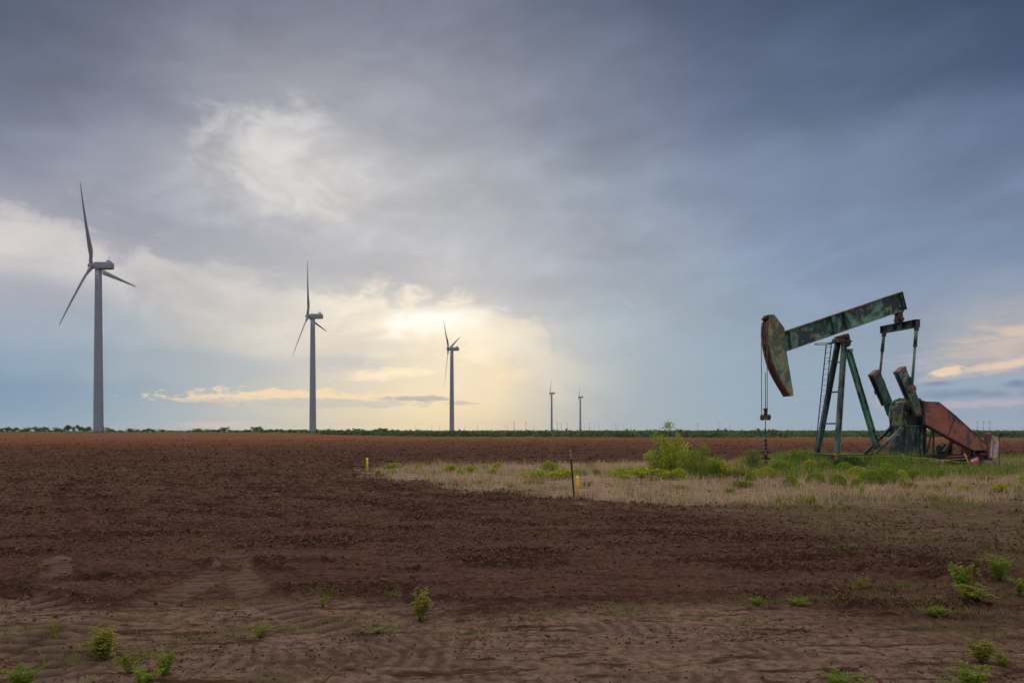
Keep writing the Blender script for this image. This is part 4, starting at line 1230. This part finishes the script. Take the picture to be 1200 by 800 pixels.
# ------------------------------------------------------------------ pumpjack
PHI = rad(12)
cP, sP = math.cos(PHI), math.sin(PHI)
pj = empty('pumpjack', (OX, OY, 0), PHI)
tag(pj, 'old green nodding oil pumpjack with rusted horse head and red-brown belt guard', 'pumpjack')
def L(px, py, v=0.0):
    """picture pixel on the vertical plane v of the pump -> local (u, v, z)"""
    t = (px-600)/F
    u = (t*(OY+v*cP)-OX+v*sP)/(cP-t*sP)
    Yw = OY+u*sP+v*cP
    return Vector((u, v, H-(py-HY)/F*Yw))
def Z1(x, y): return (870+x/3.334, 320+y/3.334)
def Z2(x, y): return (880+x/5.715, 330+y/5.715)
def Z3(x, y): return (1000+x/5.0, 400+y/5.0)
def Z4(x, y): return (880+x/5.0, 400+y/5.0)
def Z7(x, y): return (1040+x/8.0, 500+y/8.0)
def poly(pts, zf, v): return [(p.x, p.z) for p in (L(*zf(*q), v) for q in pts)]
def part(mb, name, mat, parent=None, bevel=.008): return mb.build(name, mat, parent or pj, bevel)

# horse head
HW = .27
arc = poly([(118,262),(112,300),(111,350),(116,400),(124,450),(136,505),(152,560),(171,605),(193,648),(217,690),(240,727),(262,765)], Z2, -HW)
back = poly([(285,765),(284,735),(232,430),(226,312),(158,220),(128,220)], Z2, -HW)
outline = arc+back
hh_ = MB(); hh_.prism(outline, -HW, -HW+.03); hh_.prism(outline, HW-.03, HW)
# back and top closing plates
for i in range(len(back)-1):
    (x1,z1),(x2,z2) = back[i],back[i+1]
    if i == 2: continue
    hh_.bar((x1-.02,0,z1),(x2-.02,0,z2),(0,1,0),2*HW-.062,.02)
# inner stiffener web
part(hh_, 'horse_head', M['olive'])
hh = pj.children[0]
arcm = MB()
def arc_strip(v0, v1, din, dout):
    a = [Vector((x,0,z)) for x,z in arc]
    vs = []
    for i, p in enumerate(a):
        t = (a[min(i+1,len(a)-1)]-a[max(i-1,0)]).normalized(); nrm = Vector((t.z,0,-t.x))
        if nrm.x > 0: nrm = -nrm
        for (v, dd) in ((v0,din),(v1,din),(v1,dout),(v0,dout)): vs.append(p+nrm*dd+Vector((0,v,0)))
    n = len(a); fs = []
    for i in range(n-1):
        for k in range(4): fs.append((i*4+k, i*4+(k+1)%4, (i+1)*4+(k+1)%4, (i+1)*4+k))
    fs += [(0,1,2,3), tuple((n-1)*4+k for k in (3,2,1,0))]
    arcm.add(vs, fs)
arc_strip(-HW-.02, -HW+.13, -.03, .035); arc_strip(HW-.13, HW+.02, -.03, .035); arc_strip(-.045, .045, -.03, .03)
part(arcm, 'cable_track', M['rust'], hh)
arcm = MB(); arc_strip(-HW+.032, HW-.032, -.10, -.04); part(arcm, 'curved_plate', M['black'], hh)
mb = MB(); t0 = L(*Z2(104,238), -.2); mb.tube((t0.x+.05,-.2,t0.z),(t0.x+.05,.2,t0.z),.11); mb.tube((t0.x+.15,-.24,t0.z+.02),(t0.x+.15,.24,t0.z+.02),.09)
part(mb, 'cable_anchor', M['wellrust'], hh, 0)

# walking beam: I section
BV = .2
TL = L(*Z2(150,357), -BV); TR_ = L(*Z2(1014,64), -BV); BR = L(*Z2(1044,186), -BV); BL = L(*Z2(150,499), -BV)
bt = TL.copy(); be = TR_.copy()
axis = (TR_-TL).normalized(); dep = (TL-BL).length*.5+(TR_-BR).length*.5
up = Vector((-axis.z,0,axis.x))
if up.z < 0: up = -up
wb = MB()
def bprism(v0, v1, a, b): wb.prism([(q.x,q.z) for q in (TL-up*a, TR_-up*a, BR+(TR_-BR).normalized()*(dep-b), BL+(TL-BL).normalized()*(dep-b))], v0, v1)
FT = .035
wb.prism([(q.x,q.z) for q in (TL-up*(FT+.002), TR_-up*(FT+.002), BR+up*(FT+.002), BL+up*(FT+.002))], -.014, .014)
walk = part(wb, 'walking_beam', M['green'], None, 0)
for q4 in ((TL, TR_, TR_-up*FT, TL-up*FT), (BL+up*FT, BR+up*FT, BR, BL)):
    mb = MB(); mb.prism([(q.x,q.z) for q in q4], -BV, BV); part(mb, 'flange', M['olive'], walk, .004)
st = MB()
def stiff(xa, xb, w=.03):
    p = L(*Z2(*xa), -BV); q = L(*Z2(*xb), -BV)
    d = (q-p).normalized(); p = p+d*(FT+.004)+Vector((0,0,0)); q = q-d*(FT+.004)
    for v0, v1 in ((-BV+.004,-.018),(.018,BV-.004)):
        st.prism([(p.x-w/2,p.z),(p.x+w/2,p.z),(q.x+w/2,q.z),(q.x-w/2,q.z)], v0, v1)
stiff((540,228),(571,357)); stiff((622,199),(658,326)); stiff((1003,68),(1034,192), .03); stiff((262,322),(276,455))
st.each('stiffener', M['dkgreen'], walk)
mb = MB(); e0 = TR_+axis*.012-up*.0; e1 = BR+axis*.012
mb.bar((e0.x,0,e0.z),(e1.x,0,e1.z),(0,1,0),2*BV+.02,.02); part(mb, 'end_plate', M['dkgreen'], walk, 0)
# saddle bearing
mb = MB()
c = L(*Z2(618,358), -.2)
mb.prism(poly([(585,366),(655,345),(660,356),(655,366),(590,374)], Z2, -.18), -.18, .18)
c = L(*Z2(648,372), -.3); mb.tube((c.x,-.34,c.z),(c.x,.34,c.z),.10,n=18); mb.tube((c.x,-.40,c.z),(c.x,.40,c.z),.07,n=12)
mb.prism(poly([(585,376),(660,374),(672,395),(668,425),(655,436),(640,402),(590,400),(578,394)], Z2, -.24), -.24, .24)
part(mb, 'saddle_bearing', M['wellrust'])
mb = MB(); mb.prism(poly([(566,398),(676,392),(678,402),(564,407)], Z2, -.32), -.34, .34); part(mb, 'post_cap', M['dkgreen'])
# samson post legs
def leg(a, b, va, vb, w, h, mat, name='leg', side=(0,1,0)):
    p = L(*a, va); q = L(*b, vb); mb = MB(); mb.hbeam(p, q, side, w, h, .028)
    return part(mb, name, mat, None, 0), p, q
_, A0, A1 = leg(Z4(510,8), Z4(390,652), .28, .85, .15, .22, M['dkgreen'])
_, B0, B1 = leg(Z4(547,8), Z4(504,655), -.28, -.72, .17, .20, M['legs'])
_, C0, C1 = leg(Z4(572,60), Z4(742,632), 0, 0, .22, .22, M['green'])
for y in (122, 296, 480):
    ta = (y-8)/644.0
    p = A0.lerp(A1, ta); q = B0.lerp(B1, ta)
    mb = MB(); mb.bar(p, q, (1,0,0), .09, .07); part(mb, 'cross_brace', M['dkgreen'], None, 0)
mb = MB(); c = L(*Z2(664,462), -.1); mb.tube((c.x,-.2,c.z),(c.x,.2,c.z),.09,n=12); mb.box(c.x-.16,c.x+.14,-.16,.16,c.z+.03,c.z+.09); part(mb, 'leg_hinge', M['legs'], None, 0)
# ladder
lt, lb = L(*Z4(456,18), .62), L(*Z4(391,648), .98)
ld = MB(); dv = Vector((0,.21,0))
for s_ in (-1,1): ld.bar(lt+dv*s_, lb+dv*s_, (0,1,0), .03, .045)
n = 20
for i in range(n):
    p = lt.lerp(lb, (i+.5)/n); ld.tube(p-dv, p+dv, .011, n=6)
lad = part(ld, 'ladder', M['ladder'], None, 0)
rg = MB(); c = lt+Vector((-.32,0,.02)); pts = [c+Vector((math.cos(a)*.42, math.sin(a)*.36, 0)) for a in np.linspace(0, 2*PI, 25)]
rg.path(pts, .018, 6)
part(rg, 'safety_hoop', M['ladder'], lad, 0)
mb = MB()
for t in (.15,.5,.85):
    p = lt.lerp(lb, t); q = A0.lerp(A1, t+.02); mb.bar(p, q, (0,1,0), .03, .03)
part(mb, 'ladder_bracket', M['ladder'], lad, 0)
# tail bearing, equalizer, pitmans
EV = 1.16
pn = L(*Z2(1109,252), -EV); pu = pn.x
et, eb = L(*Z2(1109,254), -EV).z, L(*Z2(1109,305), -EV).z
eq = MB(); eq.box(pu-.15,pu+.12,-EV-.12,EV+.12,et-.03,et); eq.box(pu-.15,pu+.12,-EV-.12,EV+.12,eb,eb+.03); eq.box(pu-.02,pu+.0,-EV-.12,EV+.12,eb+.032,et-.032)
for v in (-EV-.1,-EV+.15,-.3,.3,EV-.15,EV+.1): eq.box(pu-.14,pu+.11,v-.012,v+.012,eb+.031,et-.031)
eqo = part(eq, 'equalizer', M['dkgreen'], None, 0)
def under(u):
    t = (u-BL.x)/(BR.x-BL.x); return BL.z+(BR.z-BL.z)*t
mb = MB(); mb.prism([(pu-.26,under(pu-.26)+.004),(pu+.10,under(pu+.10)+.004),(pu+.10,under(pu+.10)-.07),(pu-.26,under(pu-.26)-.07)], -.19, .19)
mb.prism([(pu-.19,under(pu-.19)-.06),(pu+.08,under(pu+.08)-.06),(pu+.11,et-.002),(pu-.22,et-.002)], -.13, .13)
mb.tube((pu-.04,-.27,et+.16),(pu-.04,.27,et+.16),.10,n=16)
part(mb, 'tail_bearing', M['wellrust'])
PINV = 1.2
pin = L(*Z3(342,277), -PINV)
for sg in (-1,1):
    v = PINV*sg
    top = Vector((pu, EV*sg, eb)); bot = Vector((pin.x, v, pin.z))
    mid = top.lerp(bot, .30)
    mb = MB(); mb.tube(top, mid, .085, .085, 12); mb.tube(mid, bot, .065, .065, 12)
    mb.tube(top+Vector((0,0,.02)), top-Vector((0,0,.16)), .12, .11, 12)
    mb.tube(mid+(top-mid)*.03, mid-(top-mid)*.03, .11, .11, 12)
    pt = part(mb, 'pitman', M['legs'], None, 0)
    mb = MB(); mb.tube((pin.x, v-.10, pin.z),(pin.x, v+.10, pin.z), .19, n=20); mb.tube((pin.x, v-.14, pin.z),(pin.x, v+.14, pin.z), .09, n=14)
    part(mb, 'wrist_pin', M['rustend'], pt, .01)
# cranks with counterweights
cw = poly([(262,176),(304,146),(384,342),(346,370)], Z3, -1.10)
ck = poly([(306,222),(338,205),(388,350),(403,400),(402,434),(382,440),(368,424),(350,372)], Z3, -1.06)
for sg in (-1,1):
    def pr(mb, pl, a, b): mb.prism(pl, *(sorted((sg*a, sg*b))))
    mb = MB(); pr(mb, ck, .86, 1.04); cr = part(mb, 'crank', M['cwgreen'] if sg < 0 else M['dkgreen'], None, .006)
    mb = MB(); pr(mb, cw, 1.045, 1.12); pr(mb, cw, .74, .855)
    c1 = np.mean(np.array(cw), 0)
    mb2 = part(mb, 'counterweight', M['cwgreen'] if sg < 0 else M['dkgreen'], cr, .008)
    # rusted end of the weight
    cwe = poly([(259,178),(302,144),(310,158),(268,192)], Z3, -1.08)
    mb = MB(); pr(mb, cwe, .73, 1.13); part(mb, 'weight_end', M['rustend'], cr, .01)
    mb = MB()
    for (x, y) in ((384,418),(392,432),(375,402),(330,300),(352,330),(300,200)):
        q = L(*Z3(x,y), -1.04); mb.tube((q.x, sg*1.03, q.z),(q.x, sg*1.15, q.z), .025, n=8)
    mb.each('bolt', M['rustend'], cr)
    # slot boss shadowing round the shaft
# gearbox
GV = .46
gout = poly([(298,492),(290,440),(292,395),(303,362),(322,342),(350,332),(385,338),(405,355),(414,385),(415,492)], Z3, -GV)
gin = poly([(318,488),(312,445),(314,405),(324,376),(345,360),(380,358),(398,380),(404,488)], Z3, -GV)
mb = MB(); mb.prism(gout, -GV, GV); gb = part(mb, 'gearbox', M['yolive'], None, .03)
mb = MB()
for (a, b) in ((-GV-.05,-GV+.03),(GV-.03,GV+.05)):
    mb = MB()
    for i in range(len(gout)-1):
        p, q = gout[i], gout[i+1]; mb.bar((p[0],(a+b)/2,p[1]),(q[0],(a+b)/2,q[1]),(0,1,0),b-a,.09)
    part(mb, 'housing_rim', M['green'], gb, 0)
mb = MB(); mb.prism(gin, -GV-.09, -GV-.002)
cc = L(*Z3(372,395), -.95); mb.tube((cc.x,-1.03,cc.z),(cc.x,1.03,cc.z),.13,n=18); mb.tube((cc.x,-GV-.2,cc.z),(cc.x,GV+.2,cc.z),.22,n=22)
part(mb, 'shaft_housing', M['black'], gb, .01)
# gearbox cover ribs
mb = MB()
for i in range(1, 8):
    p = gout[i]; mb.box(p[0]-.02, p[0]+.02, -GV+.04, GV-.04, p[1]-.02, p[1]+.035)
part(mb, 'cover_rib', M['yolive'], gb, 0)
# pedestal
pu0, pz1 = L(*Z3(300,497), -GV).x, L(*Z3(300,497), -GV).z
pu1 = L(*Z3(412,497), -GV).x; pz0 = .62
mb = MB(); mb.box(pu0,pu1,-GV-.02,GV+.02,pz0,pz1-.002); ped = part(mb, 'pedestal', M['dkgreen'], None, .01)
mb = MB(); mb.box(pu0-.06,pu1+.08,-GV-.12,GV+.12,pz1,pz1+.05); part(mb, 'pedestal_flange', M['legs'], ped, 0)
mb = MB(); mb.box(pu0-.03,pu0-.003,-GV+.03,GV-.03,pz0,pz1-.01)
for u_ in (pu0+.02, pu0+(pu1-pu0)*.62, pu0+(pu1-pu0)*.80):
    mb.box(u_-.03,u_+.03,-GV-.12,-GV-.022,pz0,pz1-.01); mb.box(u_-.03,u_+.03,GV+.022,GV+.12,pz0,pz1-.01)
part(mb, 'pedestal_rib', M['green'], ped, 0)
mb = MB(); mb.box(pu1+.004,pu1+.10,-GV-.08,-GV+.05,pz0,pz1+1.1*.9); part(mb, 'oil_pipe', M['black'], ped, 0)
# diagonal braces at the front of the pedestal
for (a, b, v, mt) in ((Z3(290,503),Z3(128,655),-GV-.02,M['legs']),(Z3(235,490),Z3(68,655),GV+.05,M['black'])):
    mb = MB(); mb.bar(L(*a, v), L(*b, v), (0,1,0), .13, .13); part(mb, 'brace', mt, None, 0)
# belt guard
gv = -.86
gd = poly([(416,353),(500,356),(594,431),(783,604),(782,626),(772,636),(704,638),(420,482)], Z3, gv)
gd_w = .42
mb = MB(); mb.prism(gd, gv, gv+.02); mb.prism(gd, gv+gd_w-.02, gv+gd_w)
for i in range(len(gd)):
    p, q = gd[i], gd[(i+1)%len(gd)]
    mb.bar((p[0],gv+gd_w/2,p[1]),(q[0],gv+gd_w/2,q[1]),(0,1,0),gd_w-.045,.02)
bg_ = part(mb, 'belt_guard', M['guard'], None, 0)
mb = MB()
a, b = L(*Z3(599,436), gv), L(*Z3(553,552), gv); mb.bar((a.x,gv-.012,a.z),(b.x,gv-.012,b.z),(0,1,0),.012,.05)
for i in (0,1,2,4,5,6,7):
    p, q = gd[i], gd[(i+1)%len(gd)]; mb.bar((p[0],gv-.01,p[1]),(q[0],gv-.01,q[1]),(0,1,0),.014,.035)
part(mb, 'guard_edging', M['wellrust'], bg_, 0)
mb = MB(); a = L(*Z3(408,350), gv+.1); b = L(*Z3(410,488), gv+.1); mb.box(a.x-.10,a.x+.03,gv-.01,gv+gd_w+.05,b.z,a.z+.02); part(mb, 'guard_bracket', M['black'], bg_, .01)
mb = MB()
for i in range(3):
    a = L(*Z3(744+i*5,586+i*18), gv-.02); mb.tube((a.x,gv-.03,a.z),(a.x,gv-.001,a.z),.02,n=8)
part(mb, 'guard_bolt', M['black'], bg_, 0)
# skid frame
uA = A1.x-.3; uT = L(*Z3(812,690), -.6).x
mb = MB()
for v in (-.62, .62):
    for z0, z1, w in ((.34,.37,.2),(.60,.63,.2),(.37,.60,.03)): mb.box(uA,uT,v-w/2,v+w/2,z0+(.002 if w < .1 else 0),z1-(.002 if w < .1 else 0))
for u_ in np.linspace(uA+.15, uT-.15, 7): mb.box(u_-.07,u_+.07,-.6,.6,.40,.58)
mb.box(A1.x-.2,B1.x+.25,-1.0,1.1,.632,.67); mb.box(C1.x-.25,C1.x+.25,-.4,.4,.632,.67)
sk = part(mb, 'skid', M['black'], None, 0)
mb = MB()
for u_ in (uA+.4, (uA+uT)/2-1.2, (uA+uT)/2+1.1, uT-.35): mb.box(u_-.38,u_+.38,-.95,.95,-.3,.336)
mb.each('foundation_block', M['concrete'], pj, .02)
# struts under the guard, motor and rails
def strut(a, b, v, w=.055, m='black', name='strut'):
    mb = MB(); mb.bar(L(*Z3(*a), v), L(*Z3(*b), v), (0,1,0), w, w); return part(mb, name, M[m], None, 0)
strut((465,513),(430,655),-.7); strut((470,515),(470,658),-.45); strut((578,588),(528,650),-.6,.16); strut((577,590),(577,662),-.75,.06); strut((700,636),(706,672),-.75,.12)
mb = MB(); c = L(*Z3(560,640), 0); z0 = .635
mb.tube((c.x-.55,.05,z0+.28),(c.x+.1,.05,z0+.28),.2,n=20); mb.box(c.x-.5,c.x+.05,-.15,.25,z0,z0+.1); mb.box(c.x-.35,c.x-.1,-.12,.0,z0+.4,z0+.52); mb.tube((c.x+.1,.05,z0+.28),(c.x+.4,.05,z0+.28),.04)
part(mb, 'motor', M['black'], None, .01)
mb = MB(); c = L(*Z3(740,640), -.4); mb.tube((c.x,-.8,z0+.34),(c.x,-.5,z0+.34),.20,n=20); mb.box(c.x-.45,c.x+.3,-.5,.35,z0,z0+.42); mb.box(c.x-.3,c.x+.5,-.75,-.55,z0-.05,z0+.1)
part(mb, 'engine_block', M['wellrust'], None, .015)
mb = MB(); p = L(*Z7(555,283), -.85); q = L(*Z7(765,268), -.85); mb.tube(p, q, .03); part(mb, 'red_pipe', M['signred'], None, 0)
# tall rusted white cover at the tail
cv = -.78
a = L(*Z3(806,556), cv); b = L(*Z3(853,684), cv)
pf = poly([(812,548),(850,556),(856,566),(851,684),(800,680)], Z3, cv)
mb = MB(); mb.prism(pf, cv, cv+.04); cov = part(mb, 'tail_cover', M['whitesheet'], None, .006)
mb = MB(); mb.prism([(x, z) for x, z in pf], cv+.045, cv+.42); part(mb, 'cover_box', M['guard'], cov, .01)
mb = MB(); pt = poly([(783,540),(806,534),(810,545),(796,690),(784,690)], Z3, cv+.1); mb.prism(pt, cv+.02, cv+.30); part(mb, 'cover_post', M['guard'], cov, .005)
mb = MB(); c = L(*Z3(848,560), cv); mb.box(c.x-.02,c.x+.08,cv-.02,cv+.3,c.z+.03,c.z+.10); mb.box(c.x+.06,c.x+.09,cv-.01,cv+.02,c.z-1.5,c.z+.03); part(mb, 'cover_rail', M['wellrust'], cov, 0)

# bridle, carrier bar and polished rod
bt_ = MB()
for sg, px, py in ((1, 892.2, 400), (-1, 899.0, 395)):
    p = L(px, py, sg*.25); 
    xa = L(895.8, 490, 0).x
    mb = MB(); mb.tube((p.x, sg*.25, p.z),(xa, sg*.25, L(895.8,490,0).z), .017, n=7); part(mb, 'bridle_cable', M['steel'], None, 0)
c = L(897, 489, 0)
mb = MB(); mb.bar((c.x,-.36,c.z),(c.x,.36,c.z),(1,0,0),.17,.16); mb.tube((c.x,.27,c.z-.13),(c.x,.27,c.z+.14),.09); mb.tube((c.x,-.27,c.z-.13),(c.x,-.27,c.z+.14),.09)
part(mb, 'carrier_bar', M['wellrust'], None, .01)
mb = MB(); mb.tube((c.x,0,c.z+.08),(c.x,0,c.z+.36),.075); mb.tube((c.x,0,c.z+.36),(c.x,0,c.z+.44),.11); part(mb, 'rod_clamp', M['wellrust'], None, 0)
mb = MB(); mb.tube((c.x,0,1.5),(c.x,0,L(895,436,0).z),.019); part(mb, 'polished_rod', M['steel'], None, 0)
print('pump dims', [round(x,2) for x in (TL.x,TL.z,TR_.x,TR_.z,pin.x,pin.z,uA,uT,A1.z,dep)], 'arc', [(round(a,2),round(b,2)) for a,b in arc])

# ------------------------------------------------------------------ rope barrier and sign
def rope_fence():
    V0 = -2.3
    def W(px, py, Y): return P(px, py, Y)
    root = empty('rope_barrier', (gp(1100,549)[0], gp(1100,549)[1], 0))
    tag(root, 'sagging yellow rope barrier on leaning yellow stakes before the pump', 'barrier')
    Y = gp(1100,549)[1]
    o = Vector(root.location)
    for (a, b) in (((1057,532),(1065.5,551)),((1130.2,531),(1138.5,551)),((978,531),(984,551))):
        mb = MB(); mb.tube(W(a[0],a[1],Y)-o, W(b[0],b[1],Y)-o, .028, n=8); mb.build('stake', M['yrope'], root)
    def rope(pts, r):
        mb = MB(); P3 = [W(x, y, Y-.03)-o for x, y in pts]; out = []
        for i in range(len(P3)-1):
            for t in np.linspace(0,1,7)[:-1]:
                p = P3[i].lerp(P3[i+1], t); p.z -= .04*math.sin(t*PI); out.append(p)
        out.append(P3[-1]); mb.path(out, r, 6); mb.build('rope', M['yrope'], root)
    rope([(979,534),(1058,533.5),(1085,537),(1114,539)], .014)
    rope([(980,541),(1062,539),(1132,537)], .011)
    rope([(1064,547),(1090,545.5),(1136,544.5)], .014)
    rope([(1058,534),(1092,536.5),(1118,540.5),(1136,541)], .01)
rope_fence()
def sign():
    Y = gp(1140,550.5)[1]
    root = empty('warning_sign', (gp(1149,550.5)[0], Y, 0)); o = Vector(root.location)
    tag(root, 'small tilted red sign with a white band on a black stake near the pump tail', 'sign')
    mb = MB(); mb.bar(P(1146.5,534,Y)-o, P(1150,552,Y)-o, (1,0,0), .035, .03); mb.build('stake', M['black'], root)
    cs = [P(*Z7(768,306),Y-.06)-o, P(*Z7(848,275),Y-.06)-o, P(*Z7(865,332),Y-.06)-o, P(*Z7(785,368),Y-.06)-o]
    mb = MB(); mb.prism([(p.x,p.z) for p in cs], -.07, -.055); so = mb.build('sign_plate', M['signred'], root, .002)
    def uv(a, b): return cs[0].lerp(cs[1], a).lerp(cs[3].lerp(cs[2], a), b)
    mb = MB()
    mb.prism([(p.x,p.z) for p in (uv(.10,.14),uv(.86,.14),uv(.88,.38),uv(.12,.38))], -.075, -.0715)
    mb.build('white_band', M['signwhite'], so)
    mb = MB(); r3 = random.Random(5)
    x = .2
    while x < .85:
        w = r3.uniform(.05,.12); mb.prism([(p.x,p.z) for p in (uv(x,.52),uv(x+w,.52),uv(x+w,.58),uv(x,.58))], -.074, -.0714); x += w+.04
    mb.build('lettering', M['signwhite'], so)
sign()

# ------------------------------------------------------------------ haze
mb = MB(); mb.box(-9500, 9500, -1200, 12000, -2.5, 140)
hz_m = bpy.data.materials.new('thin_air_haze'); hz_m.use_nodes = True
hz_m.node_tree.nodes.clear(); hg = G(hz_m.node_tree)
pv = hg.n.new('ShaderNodeVolumePrincipled'); pv.inputs['Color'].default_value = (.80,.88,1,1); pv.inputs['Density'].default_value = 3.0e-5; pv.inputs['Anisotropy'].default_value = .2
ho = hg.n.new('ShaderNodeOutputMaterial'); hg.l.new(pv.outputs[0], ho.inputs['Volume'])
hz = mb.build('haze', hz_m); tag(hz, 'thin pale blue haze over the plain', 'haze', kind='stuff')
